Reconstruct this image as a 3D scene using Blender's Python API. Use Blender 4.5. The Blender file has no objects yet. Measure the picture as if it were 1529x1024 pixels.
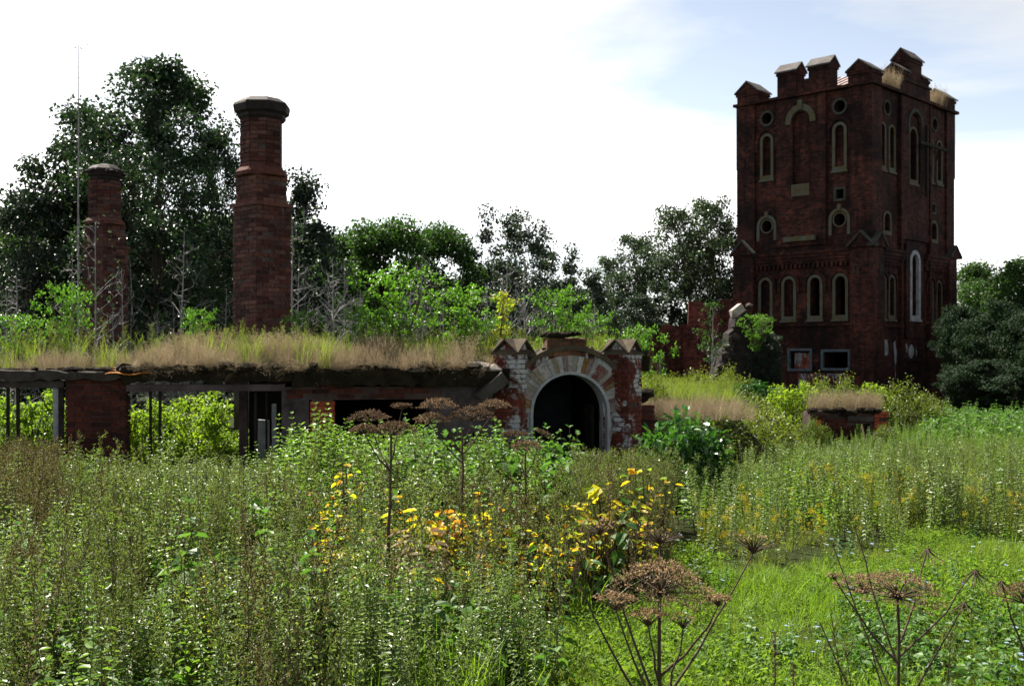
import bpy, math, random
import numpy as np
from mathutils import Vector, Matrix, Euler
from mathutils.geometry import tessellate_polygon

SC = bpy.context.scene
COL = SC.collection
rng = np.random.default_rng(11)
random.seed(11)
R = math.radians

# ------------------------------------------------------------------ camera, sky, sun, exposure
FPX, CX, HY, EYE = 1700.0, 764.5, 540.0, 2.0       # focal length and horizon, measured in photograph pixels (1529 wide)
cam_d = bpy.data.cameras.new('camera')
cam_d.sensor_width = 36.0
cam_d.lens = FPX / 1529.0 * 36.0
cam_d.shift_y = (HY - 512.0) / 1529.0
cam_d.clip_end = 3000
cam_d.dof.use_dof = True
cam_d.dof.focus_distance = 6.0
cam_d.dof.aperture_fstop = 8.0
cam = bpy.data.objects.new('camera', cam_d)
COL.objects.link(cam)
cam.location = (0, 0, EYE)
cam.rotation_euler = (R(90), 0, 0)
SC.camera = cam

SUN_DIR = Vector((-0.46, 0.48, 0.86)).normalized()   # towards the sun
SUN_EL = math.asin(SUN_DIR.z)
SUN_AZ = math.atan2(SUN_DIR.x, SUN_DIR.y)
world = bpy.data.worlds.new('World')
SC.world = world
world.use_nodes = True
nt = world.node_tree
for n in list(nt.nodes): nt.nodes.remove(n)
N = nt.nodes.new
out = N('ShaderNodeOutputWorld'); bg = N('ShaderNodeBackground')
sky = N('ShaderNodeTexSky'); sky.sky_type = 'NISHITA'; sky.sun_disc = False
sky.sun_elevation = SUN_EL; sky.sun_rotation = SUN_AZ
sky.air_density = 1.0; sky.dust_density = 0.6; sky.ozone_density = 1.6
tc = N('ShaderNodeTexCoord')
mp = N('ShaderNodeMapping'); mp.inputs['Scale'].default_value = (1.0, 1.0, 3.2); mp.inputs['Rotation'].default_value = (0.0, 0.35, 0.3); mp.inputs['Location'].default_value = (0.45, 0.1, 0.0)
nz = N('ShaderNodeTexNoise'); nz.inputs['Scale'].default_value = 1.9; nz.inputs['Detail'].default_value = 9; nz.inputs['Roughness'].default_value = 0.56
nz.inputs['Distortion'].default_value = 0.4
cr = N('ShaderNodeValToRGB'); cr.color_ramp.elements[0].position = 0.40; cr.color_ramp.elements[1].position = 0.56; cr.color_ramp.elements[0].color = (.38, .38, .38, 1)
bw = N('ShaderNodeRGBToBW')
pw = N('ShaderNodeMath'); pw.operation = 'POWER'; pw.inputs[1].default_value = 1.6          # thin cloud scatters forward: brightest towards the sun
cm = N('ShaderNodeMath'); cm.operation = 'MULTIPLY'; cm.inputs[1].default_value = 0.82
comb = N('ShaderNodeCombineColor')
mx = N('ShaderNodeMix'); mx.data_type = 'RGBA'
L = nt.links.new
L(tc.outputs['Generated'], mp.inputs['Vector']); L(mp.outputs[0], nz.inputs['Vector']); L(nz.outputs['Fac'], cr.inputs[0])
L(sky.outputs[0], bw.inputs[0]); L(bw.outputs[0], pw.inputs[0]); L(pw.outputs[0], cm.inputs[0])
for i in range(3): L(cm.outputs[0], comb.inputs[i])
L(cr.outputs[0], mx.inputs['Factor']); L(sky.outputs[0], mx.inputs['A']); L(comb.outputs[0], mx.inputs['B'])
L(mx.outputs['Result'], bg.inputs[0]); L(bg.outputs[0], out.inputs[0])
bg.inputs[1].default_value = 0.05

sun_d = bpy.data.lights.new('sun', 'SUN')
sun_d.energy = 5.0; sun_d.angle = R(0.5); sun_d.color = (1.0, 0.93, 0.82)
sun = bpy.data.objects.new('sun', sun_d); COL.objects.link(sun)
sun.rotation_euler = SUN_DIR.to_track_quat('Z', 'Y').to_euler()
sun.location = (-20, 30, 40)

SC.view_settings.view_transform = 'Standard'
SC.view_settings.look = 'None'
SC.view_settings.exposure = 1.68
SC.view_settings.gamma = 1.0
SC.view_settings.use_curve_mapping = False
SC.render.engine = 'CYCLES'
SC.cycles.use_denoising = True
SC.cycles.max_bounces = 6
SC.cycles.diffuse_bounces = 3
SC.cycles.transmission_bounces = 3
SC.cycles.transparent_max_bounces = 8

# ------------------------------------------------------------------ helpers
def wx(px, Y): return (px - CX) / FPX * Y
def wz(py, Y): return EYE + (HY - py) / FPX * Y

class Frame:
    """a runs along a face seen left to right, o points out of it, z is up."""
    def __init__(s, x, y, deg):
        s.x, s.y, s.th = x, y, R(deg)
        s.e = (math.cos(s.th), math.sin(s.th)); s.n = (math.sin(s.th), -math.cos(s.th))
    def __call__(s, a, o, z):
        return (s.x + a*s.e[0] + o*s.n[0], s.y + a*s.e[1] + o*s.n[1], z)
    def a_of(s, px, o=0.0):
        q = (px - CX) / FPX
        x0, y0 = s.x + o*s.n[0], s.y + o*s.n[1]
        return (y0*q - x0) / (s.e[0] - s.e[1]*q)

class G:
    def __init__(s): s.V = []; s.F = []; s.nv = 0
    def add(s, V, F, m=0, r=None):
        V = np.asarray(V, dtype=np.float32).reshape(-1, 3)
        F = np.asarray(F, dtype=np.int32)
        if len(F) == 0: return
        rr = np.full(len(V), 0.5, np.float32) if r is None else np.broadcast_to(np.asarray(r, np.float32), (len(V),))
        s.V.append((V, rr)); s.F.append((F + s.nv, m)); s.nv += len(V)
    def box(s, F, a0, a1, o0, o1, z0, z1, m=0, jit=0.0):
        P = [F(a, o, z) for z in (z0, z1) for o in (o0, o1) for a in (a0, a1)]
        P = np.array(P)
        if jit: P = P + rng.uniform(-jit, jit, P.shape)
        s.add(P, [(0,1,3,2),(4,5,7,6),(0,1,5,4),(2,3,7,6),(0,2,6,4),(1,3,7,5)], m)
    def gable(s, F, a0, a1, o0, o1, z0, z1, along='a', m=0, t=0.07, mg=None):
        """gabled cap: thick roof slab in two slopes plus the brick gable under it"""
        if along == 'a':
            om = (o0+o1)/2
            for oe in (o0, o1):
                q = [F(a0, oe, z0), F(a1, oe, z0), F(a1, om, z1), F(a0, om, z1)]
                q2 = [(x, y, z+t) for x, y, z in q]
                s.add(q+q2, [(0,1,2,3),(4,5,6,7),(0,1,5,4),(2,3,7,6),(0,3,7,4),(1,2,6,5)], m)
            i = 0.06
            P = [F(a, o, z) for a in (a0+i, a1-i) for o, z in ((o0+i, z0), (o1-i, z0), (om, z1-.01))]
            s.add(P, [(0,1,2),(3,4,5)], m if mg is None else mg)
        else:
            am = (a0+a1)/2
            for ae in (a0, a1):
                q = [F(ae, o0, z0), F(ae, o1, z0), F(am, o1, z1), F(am, o0, z1)]
                q2 = [(x, y, z+t) for x, y, z in q]
                s.add(q+q2, [(0,1,2,3),(4,5,6,7),(0,1,5,4),(2,3,7,6),(0,3,7,4),(1,2,6,5)], m)
            i = 0.06
            P = [F(a, o, z) for o in (o0+i, o1-i) for a, z in ((a0+i, z0), (a1-i, z0), (am, z1-.01))]
            s.add(P, [(0,1,2),(3,4,5)], m if mg is None else mg)
    def panel(s, F, outline, holes, of, ob, m=0, mrev=None, back=True):
        """a slab between o=of and o=ob with the given outline and openings"""
        loops = [outline] + list(holes)
        tri = tessellate_polygon([[Vector((a, z, 0)) for a, z in l] for l in loops])
        flat = [p for l in loops for p in l]
        n = len(flat)
        s.add([F(a, of, z) for a, z in flat], tri, m)
        if back: s.add([F(a, ob, z) for a, z in flat], tri, m)
        for k, l in enumerate(loops):
            c = len(l)
            P = [F(a, of, z) for a, z in l] + [F(a, ob, z) for a, z in l]
            s.add(P, [(i, (i+1) % c, c+(i+1) % c, c+i) for i in range(c)], m if (k == 0 or mrev is None) else mrev)
    def tube(s, pts, rad, sides=5, m=0, r=None, cap=True):
        pts = np.asarray(pts, float); k = len(pts)
        rad = np.broadcast_to(np.asarray(rad, float), (k,))
        T = np.gradient(pts, axis=0); T /= np.linalg.norm(T, axis=1)[:, None] + 1e-9
        ref = np.array([1., 0, 0]) if abs(T[:, 0]).mean() < .8 else np.array([0, 1., 0])
        A = np.cross(T, ref); A /= np.linalg.norm(A, axis=1)[:, None] + 1e-9
        B = np.cross(T, A)
        th = np.arange(sides) / sides * 2*np.pi
        V = pts[:, None] + rad[:, None, None]*(np.cos(th)[None, :, None]*A[:, None] + np.sin(th)[None, :, None]*B[:, None])
        i = np.arange(k-1)[:, None]*sides; j = np.arange(sides)[None]; jn = (j+1) % sides
        Fq = np.stack([i+j, i+jn, i+sides+jn, i+sides+j], -1).reshape(-1, 4)
        s.add(V.reshape(-1, 3), Fq, m, r)
    def lathe(s, c, prof, sides=8, m=0, rot=0.0):
        th = np.arange(sides)/sides*2*np.pi + rot
        V = np.concatenate([np.stack([c[0]+r*np.cos(th), c[1]+r*np.sin(th), np.full(sides, c[2]+z)], -1) for r, z in prof])
        k = len(prof); i = np.arange(k-1)[:, None]*sides; j = np.arange(sides)[None]; jn = (j+1) % sides
        s.add(V, np.stack([i+j, i+jn, i+sides+jn, i+sides+j], -1).reshape(-1, 4), m)
    def leaves(s, C, D, U, Ln, W, m=0, r=None, shape=4, fold=.18, droop=.12):
        C = np.asarray(C, float); n = len(C)
        if n == 0: return
        D = D/(np.linalg.norm(D, axis=1)[:, None]+1e-9)
        S = np.cross(D, U); S /= np.linalg.norm(S, axis=1)[:, None]+1e-9
        Nn = np.cross(S, D)
        Ln = np.broadcast_to(np.asarray(Ln, float), (n,))[:, None]; W = np.broadcast_to(np.asarray(W, float), (n,))[:, None]
        r = rng.random(n) if r is None else np.broadcast_to(r, (n,))
        tip = C + D*Ln - Nn*Ln*droop
        if shape == 4:
            V = np.stack([C, C+D*Ln*.42+S*W*.5+Nn*W*fold, tip, C+D*Ln*.42-S*W*.5+Nn*W*fold], 1)
            F = np.arange(n*4).reshape(n, 4); k = 4
        else:
            V = np.stack([C, C+D*Ln*.25+S*W*.5+Nn*W*fold, C+D*Ln*.70+S*W*.40+Nn*(W*fold*.7-Ln*droop*.3), tip,
                          C+D*Ln*.70-S*W*.40+Nn*(W*fold*.7-Ln*droop*.3), C+D*Ln*.25-S*W*.5+Nn*W*fold], 1)
            b = np.arange(n)[:, None]*6
            F = np.concatenate([b+np.array([[0,1,2,3]]), b+np.array([[0,3,4,5]])]); k = 6
        s.add(V.reshape(-1, 3), F, m, np.repeat(r, k))
    def mesh(s, name, mats, off=(0, 0, 0), uv=False, smooth=False):
        me = bpy.data.meshes.new(name)
        V = np.concatenate([v for v, _ in s.V]) - np.asarray(off, np.float32)
        rr = np.concatenate([r for _, r in s.V])
        idx = np.concatenate([f.ravel() for f, _ in s.F])
        tot = np.concatenate([np.full(len(f), f.shape[1]) for f, _ in s.F])
        mi = np.concatenate([np.full(len(f), m) for f, m in s.F])
        start = np.concatenate([[0], np.cumsum(tot)[:-1]])
        me.vertices.add(len(V)); me.vertices.foreach_set('co', V.ravel().astype(np.float32))
        me.loops.add(len(idx)); me.loops.foreach_set('vertex_index', idx.astype(np.int32))
        me.polygons.add(len(tot)); me.polygons.foreach_set('loop_start', start.astype(np.int32))
        me.polygons.foreach_set('material_index', mi.astype(np.int32))
        if smooth: me.polygons.foreach_set('use_smooth', np.ones(len(tot), bool))
        else: me.polygons.foreach_set('use_smooth', np.zeros(len(tot), bool))
        me.update(calc_edges=True)
        at = me.attributes.new('rnd', 'FLOAT', 'POINT'); at.data.foreach_set('value', rr.astype(np.float32))
        if uv:
            W = V + np.asarray(off, np.float32)
            v0 = W[idx[start]]; v1 = W[idx[start+1]]; v2 = W[idx[start+2]]
            nn = np.cross(v1-v0, v2-v0); nn /= np.linalg.norm(nn, axis=1)[:, None]+1e-12
            tx = np.stack([-nn[:, 1], nn[:, 0]], -1); ln = np.linalg.norm(tx, axis=1)
            flat = np.abs(nn[:, 2]) > .75
            tx /= ln[:, None]+1e-9
            sg = np.where((tx[:, 0] > .02) | ((np.abs(tx[:, 0]) <= .02) & (tx[:, 1] > 0)), 1, -1)
            tx *= sg[:, None]
            fi = np.repeat(np.arange(len(tot)), tot)
            Wc = W[idx]
            u = np.where(flat[fi], Wc[:, 0], (Wc[:, :2]*tx[fi]).sum(1)); v = np.where(flat[fi], Wc[:, 1], Wc[:, 2])
            ul = me.uv_layers.new(name='UVMap'); ul.data.foreach_set('uv', np.stack([u, v], -1).astype(np.float32).ravel())
        for m in mats: me.materials.append(m)
        return me

def wloc(o):
    p = Vector((0, 0, 0))
    while o is not None: p += o.location; o = o.parent
    return p

def tag(o, label=None, cat=None, group=None, kind=None):
    if label: o['label'] = label
    if cat: o['category'] = cat
    if group: o['group'] = group
    if kind: o['kind'] = kind
    return o

def thing(name, label, cat, loc, group=None):
    o = bpy.data.objects.new(name, None); COL.objects.link(o)
    o.location = loc; o.empty_display_size = .3
    return tag(o, label, cat, group)

def obj(name, g, mats, parent=None, uv=True, origin=None, smooth=False):
    if not isinstance(mats, (list, tuple)): mats = [mats]
    off = wloc(parent) if parent is not None else Vector(origin or (0, 0, 0))
    me = g.mesh(name, mats, tuple(off), uv, smooth)
    o = bpy.data.objects.new(name, me); COL.objects.link(o)
    if parent is not None: o.parent = parent
    else: o.location = off
    return o

def copy_tree(o, parent=None):
    c = o.copy(); COL.objects.link(c); c.parent = parent
    for ch in list(o.children): copy_tree(ch, c)
    return c

def arch(ac, z0, zs, r, n=10, rz=None):
    rz = rz or r
    return [(ac-r, z0), (ac+r, z0)] + [(ac+r*math.cos(math.pi*i/n), zs+rz*math.sin(math.pi*i/n)) for i in range(n+1)]
def circ(ac, zc, r, n=16): return [(ac+r*math.cos(2*math.pi*i/n), zc+r*math.sin(2*math.pi*i/n)) for i in range(n)]
def rect(a0, a1, z0, z1): return [(a0, z0), (a1, z0), (a1, z1), (a0, z1)]

# ------------------------------------------------------------------ materials
def mat(name):
    m = bpy.data.materials.new(name); m.use_nodes = True
    t = m.node_tree; b = t.nodes['Principled BSDF']
    return m, t, b, t.nodes.new, t.links.new

def ramp(t, stops):
    c = t.nodes.new('ShaderNodeValToRGB'); e = c.color_ramp.elements
    while len(e) < len(stops): e.new(.5)
    for i, (p, col) in enumerate(stops):
        e[i].position = p; e[i].color = (*col, 1) if len(col) == 3 else col
    return c

def noise(t, scale, detail=4, rough=.6, vec=None, dist=0):
    n = t.nodes.new('ShaderNodeTexNoise'); n.inputs['Scale'].default_value = scale
    n.inputs['Detail'].default_value = detail; n.inputs['Roughness'].default_value = rough; n.inputs['Distortion'].default_value = dist
    if vec is not None: t.links.new(vec, n.inputs['Vector'])
    return n

def mixc(t, fac, a, b, mode='MIX'):
    m = t.nodes.new('ShaderNodeMix'); m.data_type = 'RGBA'; m.blend_type = mode
    for s, v in (('Factor', fac), ('A', a), ('B', b)):
        if hasattr(v, 'links'): t.links.new(v, m.inputs[s])
        elif s == 'Factor': m.inputs[s].default_value = v
        else: m.inputs[s].default_value = (*v, 1)
    return m.outputs['Result']

GAIN, GTINT = 1.0, (1, 1, 1)
def leaf_mat(name, cols, trans=.35, rough=.42, spec=.5, tint=1.35, hue=(1.1, 1.15, .55)):
    m, t, b, N, L = mat(name)
    cols = [tuple(min(.75, v*GAIN*g_) for v, g_ in zip(c_, GTINT)) for c_ in cols]; rough = min(.8, rough+.05); spec *= .8
    at = N('ShaderNodeAttribute'); at.attribute_name = 'rnd'
    oi = N('ShaderNodeObjectInfo')
    mm = N('ShaderNodeMath'); mm.operation = 'MULTIPLY_ADD'; mm.inputs[1].default_value = .6
    m2 = N('ShaderNodeMath'); m2.operation = 'MULTIPLY'; m2.inputs[1].default_value = .4
    L(oi.outputs['Random'], m2.inputs[0]); L(at.outputs['Fac'], mm.inputs[0]); L(m2.outputs[0], mm.inputs[2])
    k = len(cols)
    c = ramp(t, [(i/max(1, k-1), col) for i, col in enumerate(cols)]); L(mm.outputs[0], c.inputs[0])
    L(c.outputs[0], b.inputs['Base Color'])
    b.inputs['Roughness'].default_value = rough; b.inputs['Specular IOR Level'].default_value = spec
    tr = N('ShaderNodeBsdfTranslucent'); mul = mixc(t, 1.0, c.outputs[0], tuple(tint*h for h in hue), 'MULTIPLY'); L(mul, tr.inputs[0])
    ms = N('ShaderNodeMixShader'); ms.inputs[0].default_value = trans
    L(b.outputs[0], ms.inputs[1]); L(tr.outputs[0], ms.inputs[2])
    L(ms.outputs[0], t.nodes['Material Output'].inputs[0])
    return m

def plain(name, c1, c2, scale=6, rough=.85, bump=.3, detail=6, bscale=None):
    m, t, b, N, L = mat(name)
    g = N('ShaderNodeNewGeometry')
    n = noise(t, scale, detail, .65, g.outputs['Position'])
    c = ramp(t, [(.3, c1), (.7, c2)]); L(n.outputs['Fac'], c.inputs[0]); L(c.outputs[0], b.inputs['Base Color'])
    b.inputs['Roughness'].default_value = rough; b.inputs['Specular IOR Level'].default_value = .12
    n2 = noise(t, bscale or scale*6, 5, .7, g.outputs['Position'])
    bp = N('ShaderNodeBump'); bp.inputs['Strength'].default_value = bump; bp.inputs['Distance'].default_value = .03
    L(n2.outputs['Fac'], bp.inputs['Height']); L(bp.outputs[0], b.inputs['Normal'])
    return m

def brick_tex(name, c1, c2, mortar, soot=.55, white=None, white_pos=.6, lichen=None, bw=.26, rh=.075, wscale=1.1):
    """brickwork too far away to tell the bricks apart: brick texture, stains, relief"""
    m, t, b, N, L = mat(name)
    uv = N('ShaderNodeUVMap'); uv.uv_map = 'UVMap'
    g = N('ShaderNodeNewGeometry')
    wob = noise(t, 9, 2, .5, g.outputs['Position'])
    vm = N('ShaderNodeVectorMath'); vm.operation = 'MULTIPLY_ADD'
    vm.inputs[1].default_value = (.03, .03, .03)
    L(wob.outputs['Color'], vm.inputs[0]); L(uv.outputs[0], vm.inputs[2])
    br = N('ShaderNodeTexBrick'); L(vm.outputs[0], br.inputs['Vector'])
    br.inputs['Scale'].default_value = 1.0; br.inputs['Brick Width'].default_value = bw; br.inputs['Row Height'].default_value = rh
    br.inputs['Mortar Size'].default_value = .007; br.inputs['Mortar Smooth'].default_value = .3; br.inputs['Bias'].default_value = -.1
    br.inputs['Color1'].default_value = (*c1, 1); br.inputs['Color2'].default_value = (*c2, 1); br.inputs['Mortar'].default_value = (*mortar, 1)
    col = br.outputs['Color']
    n1 = noise(t, .55, 7, .68, g.outputs['Position'], .6)
    r1 = ramp(t, [(.42, (1.15, 1.15, 1.15)), (.60, (1-soot,)*3)]); L(n1.outputs['Fac'], r1.inputs[0])
    col = mixc(t, 1.0, col, r1.outputs[0], 'MULTIPLY')
    mpb = N('ShaderNodeMapping'); mpb.inputs['Scale'].default_value = (1, 1, 2.2); L(g.outputs['Position'], mpb.inputs[0])
    n2 = noise(t, 2.6, 8, .82, mpb.outputs[0])
    r2 = ramp(t, [(.38, (.22, .25, .32)), (.62, (2.1, 1.75, 1.55))]); L(n2.outputs['Fac'], r2.inputs[0])
    col = mixc(t, 1.0, col, r2.outputs[0], 'MULTIPLY')
    mps = N('ShaderNodeMapping'); mps.inputs['Scale'].default_value = (2.2, 2.2, .22); L(g.outputs['Position'], mps.inputs[0])   # rain streaks
    n5 = noise(t, 1.5, 5, .7, mps.outputs[0]); r5 = ramp(t, [(.45, (1.1, 1.1, 1.1)), (.66, (.38, .40, .42))]); L(n5.outputs['Fac'], r5.inputs[0])
    col = mixc(t, 1.0, col, r5.outputs[0], 'MULTIPLY')
    if lichen:
        n3 = noise(t, .9, 6, .7, g.outputs['Position'], 1.2)
        r3 = ramp(t, [(.6, (0, 0, 0)), (.72, (.7, .7, .7))]); L(n3.outputs['Fac'], r3.inputs[0])
        col = mixc(t, r3.outputs[0], col, lichen)
    if white:
        mpn = N('ShaderNodeMapping'); mpn.inputs['Scale'].default_value = (1.6, 1.6, .55); L(g.outputs['Position'], mpn.inputs[0])
        n4 = noise(t, wscale, 8, .72, mpn.outputs[0], .5)
        r4 = ramp(t, [(white_pos, (0, 0, 0)), (white_pos+.05, (1, 1, 1))]); L(n4.outputs['Fac'], r4.inputs[0])
        col = mixc(t, r4.outputs[0], col, white)
    L(col, b.inputs['Base Color']); b.inputs['Roughness'].default_value = .9; b.inputs['Specular IOR Level'].default_value = .2
    bp = N('ShaderNodeBump'); bp.inputs['Strength'].default_value = .7; bp.inputs['Distance'].default_value = .02; bp.invert = True
    ad = N('ShaderNodeMath'); ad.operation = 'MULTIPLY_ADD'; ad.inputs[1].default_value = -.5
    L(n2.outputs['Fac'], ad.inputs[0]); L(br.outputs['Fac'], ad.inputs[2])
    L(ad.outputs[0], bp.inputs['Height']); L(bp.outputs[0], b.inputs['Normal'])
    return m

def brick_obj_mat(name, cols, white=None, wpos=.6, wscale=2.2, lichen=None, soot=.6):
    """one brick: its own tone, stains that run on over its neighbours"""
    m, t, b, N, L = mat(name)
    g = N('ShaderNodeNewGeometry'); oi = N('ShaderNodeObjectInfo')
    k = len(cols)
    c = ramp(t, [(i/(k-1), x) for i, x in enumerate(cols)]); L(oi.outputs['Random'], c.inputs[0])
    n2 = noise(t, 22, 6, .72, g.outputs['Position'])
    r2 = ramp(t, [(.3, (.45, .45, .45)), (.7, (1.4, 1.35, 1.3))]); L(n2.outputs['Fac'], r2.inputs[0])
    col = mixc(t, 1.0, c.outputs[0], r2.outputs[0], 'MULTIPLY')
    n1 = noise(t, 1.6, 6, .7, g.outputs['Position'], .5)
    r1 = ramp(t, [(.42, (1, 1, 1)), (.66, (1-soot,)*3)]); L(n1.outputs['Fac'], r1.inputs[0])
    col = mixc(t, 1.0, col, r1.outputs[0], 'MULTIPLY')
    if lichen:
        n3 = noise(t, 2.6, 6, .7, g.outputs['Position'], 1.2)
        r3 = ramp(t, [(.58, (0, 0, 0)), (.68, (.85, .85, .85))]); L(n3.outputs['Fac'], r3.inputs[0])
        col = mixc(t, r3.outputs[0], col, lichen)
    if white:
        n4 = noise(t, wscale, 9, .75, g.outputs['Position'], .4)
        r4 = ramp(t, [(wpos, (0, 0, 0)), (wpos+.06, (1, 1, 1))]); L(n4.outputs['Fac'], r4.inputs[0])
        col = mixc(t, r4.outputs[0], col, white)
    L(col, b.inputs['Base Color']); b.inputs['Roughness'].default_value = .9; b.inputs['Specular IOR Level'].default_value = .2
    bp = N('ShaderNodeBump'); bp.inputs['Strength'].default_value = .6; bp.inputs['Distance'].default_value = .015
    L(n2.outputs['Fac'], bp.inputs['Height']); L(bp.outputs[0], b.inputs['Normal'])
    return m

M = {}
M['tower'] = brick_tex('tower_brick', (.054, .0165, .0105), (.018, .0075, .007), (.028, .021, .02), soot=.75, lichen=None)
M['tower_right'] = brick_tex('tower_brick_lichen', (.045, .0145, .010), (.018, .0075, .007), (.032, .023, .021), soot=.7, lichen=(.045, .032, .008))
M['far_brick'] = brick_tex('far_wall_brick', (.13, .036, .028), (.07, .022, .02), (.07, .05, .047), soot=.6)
M['base_white'] = brick_tex('base_brick_whitewash', (.16, .04, .028), (.09, .026, .02), (.08, .06, .052), soot=.5, white=(.20, .215, .24), white_pos=.50, wscale=2.6)
M['wash'] = brick_tex('whitewashed_brick', (.10, .028, .02), (.06, .02, .016), (.08, .07, .065), soot=.5, white=(.32, .335, .345), white_pos=.47, wscale=2.2, lichen=(.13, .075, .014))
M['crown'] = brick_tex('crown_brick', (.11, .055, .025), (.06, .035, .02), (.05, .045, .04), soot=.7, lichen=(.15, .095, .02), white=(.2, .2, .19), white_pos=.6)
M['rubble_wall'] = plain('rubble_wall', (.008, .007, .007), (.04, .032, .031), 2.5, .95, .9)
M['plaster'] = plain('old_plaster', (.022, .017, .017), (.10, .082, .085), 2.6, .9, .5)
M['white_plaster'] = plain('white_plaster', (.14, .148, .16), (.34, .355, .375), 3.0, .9, .4)
M['mortar'] = plain('mortar', (.032, .024, .022), (.09, .07, .066), 5, .95, .6)
M['dark_mortar'] = plain('dark_mortar', (.03, .02, .018), (.08, .055, .05), 5, .95, .6)
M['stone'] = plain('stone_trim', (.072, .052, .016), (.082, .095, .088), 2.2, .85, .3)
M['stone_dark'] = plain('weathered_stone', (.022, .022, .018), (.062, .065, .056), 2.5, .9, .4)
M['cap'] = plain('cap_stone', (.035, .031, .03), (.10, .09, .086), 2.2, .8, .4)
M['cap_lichen'] = plain('lichened_coping', (.03, .027, .025), (.09, .068, .042), 4, .9, .5)
M['lump'] = plain('pale_rubble', (.16, .14, .12), (.42, .37, .33), 5, .9, .7)
M['concrete'] = plain('concrete', (.018, .016, .014), (.07, .062, .055), 3.0, .9, .6)
M['soil'] = plain('roof_soil', (.007, .006, .004), (.026, .02, .012), 5, 1, .9)
M['rust'] = plain('rusty_tin', (.22, .07, .015), (.42, .17, .03), 9, .8, .4)
M['iron'] = plain('rusted_iron', (.010, .008, .007), (.024, .018, .016), 9, .7, .3)
M['wood'] = plain('grey_wood', (.008, .007, .006), (.03, .026, .023), 8, .85, .5)
M['white_wood'] = plain('white_painted_wood', (.16, .165, .18), (.30, .31, .32), 7, .7, .3)
M['blue_wood'] = plain('blue_grey_frame', (.045, .06, .08), (.10, .125, .15), 7, .8, .3)
M['dark'] = plain('dark_interior', (.004, .004, .004), (.014, .012, .011), 3, .95, .4)  # near-black lining for the enclosed rooms
M['interior'] = plain('shade_darkened_plaster', (.008, .010, .012), (.04, .048, .055), 2.2, .95, .4)  # darkness of the porch passage painted into the wall colour
M['tin'] = plain('tin_roof', (.25, .18, .175), (.40, .32, .31), 3, .45, .15)
M['bark'] = plain('bark', (.03, .024, .02), (.09, .075, .06), 12, .95, .7)
M['pale_bark'] = plain('pale_bark', (.10, .097, .095), (.34, .335, .33), 7, .85, .5)
M['dead_twig'] = plain('dead_twig', (.10, .095, .09), (.24, .23, .22), 8, .9, .4)
M['stem'] = plain('green_stem', (.05, .06, .02), (.11, .10, .04), 20, .7, .2)
M['dry_stem'] = plain('dry_stem', (.07, .045, .028), (.19, .13, .085), 25, .8, .3)
M['brown_stem'] = plain('brown_stem', (.03, .021, .015), (.10, .07, .048), 25, .8, .3)
M['seed'] = leaf_mat('dry_seed', [(.06, .04, .023), (.20, .135, .08), (.42, .30, .185)], .45, .7, .2, 1.2, (1, .97, .85))
M['seed_dark'] = leaf_mat('dark_dry_seed', [(.04, .027, .018), (.10, .068, .045), (.18, .125, .085)], .35, .8, .2, 1.2, (1, .95, .8))
M['b_dark'] = brick_obj_mat('dark_red_brick', [(.026, .010, .009), (.055, .016, .012), (.08, .023, .015), (.038, .014, .012)], white=(.15, .12, .125), wpos=.66, wscale=1.9)
M['b_red'] = brick_obj_mat('bright_red_brick', [(.22, .046, .022), (.32, .072, .036), (.38, .10, .05)], soot=.35)  # on the facade pier this brightness is painted sunlight
M['b_chim'] = brick_obj_mat('chimney_brick', [(.030, .013, .013), (.075, .024, .019), (.11, .045, .036), (.05, .028, .028), (.13, .065, .055)], white=(.12, .105, .11), wpos=.64, soot=.55)
M['b_porch'] = brick_obj_mat('porch_brick', [(.07, .016, .012), (.13, .028, .018), (.10, .024, .016)], white=(.32, .335, .35), wpos=.50, wscale=1.7, lichen=(.12, .07, .016))
M['b_vous'] = brick_obj_mat('arch_brick', [(.33, .345, .355), (.09, .022, .016), (.27, .285, .29), (.15, .095, .025), (.32, .335, .35), (.12, .03, .02), (.30, .31, .31)], white=(.27, .28, .28), wpos=.56, wscale=4, soot=.35)

GAIN = 1.15
GR = [(.014, .034, .008), (.026, .06, .012), (.045, .092, .018)]
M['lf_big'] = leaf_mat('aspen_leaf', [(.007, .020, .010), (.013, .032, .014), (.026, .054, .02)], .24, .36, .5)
M['lf_shade'] = leaf_mat('shade_painted_maple_leaf', [(.004, .012, .005), (.008, .022, .008), (.020, .044, .013)], .2, .6, .25)  # darker leaf copy: shade of the right-hand trees painted into the colour
M['lf_mid'] = leaf_mat('willow_leaf', [(.013, .034, .009), (.026, .064, .013), (.048, .094, .018)], .36, .42, .4)
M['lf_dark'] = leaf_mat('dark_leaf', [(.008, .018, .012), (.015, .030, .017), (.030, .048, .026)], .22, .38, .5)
M['lf_far'] = leaf_mat('far_leaf', [(.012, .025, .014), (.024, .043, .022), (.042, .068, .035)], .32, .38, .5)
GAIN, GTINT = 1.2, (.95, 1.04, .85)
M['lf_bright'] = leaf_mat('sapling_leaf', [(.035, .085, .012), (.06, .13, .018), (.09, .17, .03)], .5, .34, .5)
M['lf_yellow'] = leaf_mat('yellow_sapling_leaf', [(.12, .15, .02), (.22, .21, .03), (.27, .22, .03)], .5, .4, .4)
M['lf_bush'] = leaf_mat('bush_leaf', [(.055, .10, .012), (.11, .16, .018), (.17, .20, .028)], .58, .36, .5)
M['lf_ninebark'] = leaf_mat('olive_bush_leaf', [(.035, .06, .012), (.075, .095, .016), (.11, .11, .025)], .45, .38, .5)
M['lf_elder'] = leaf_mat('glossy_bush_leaf', [(.012, .04, .010), (.025, .075, .014), (.05, .11, .025)], .3, .24, .7)
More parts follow.
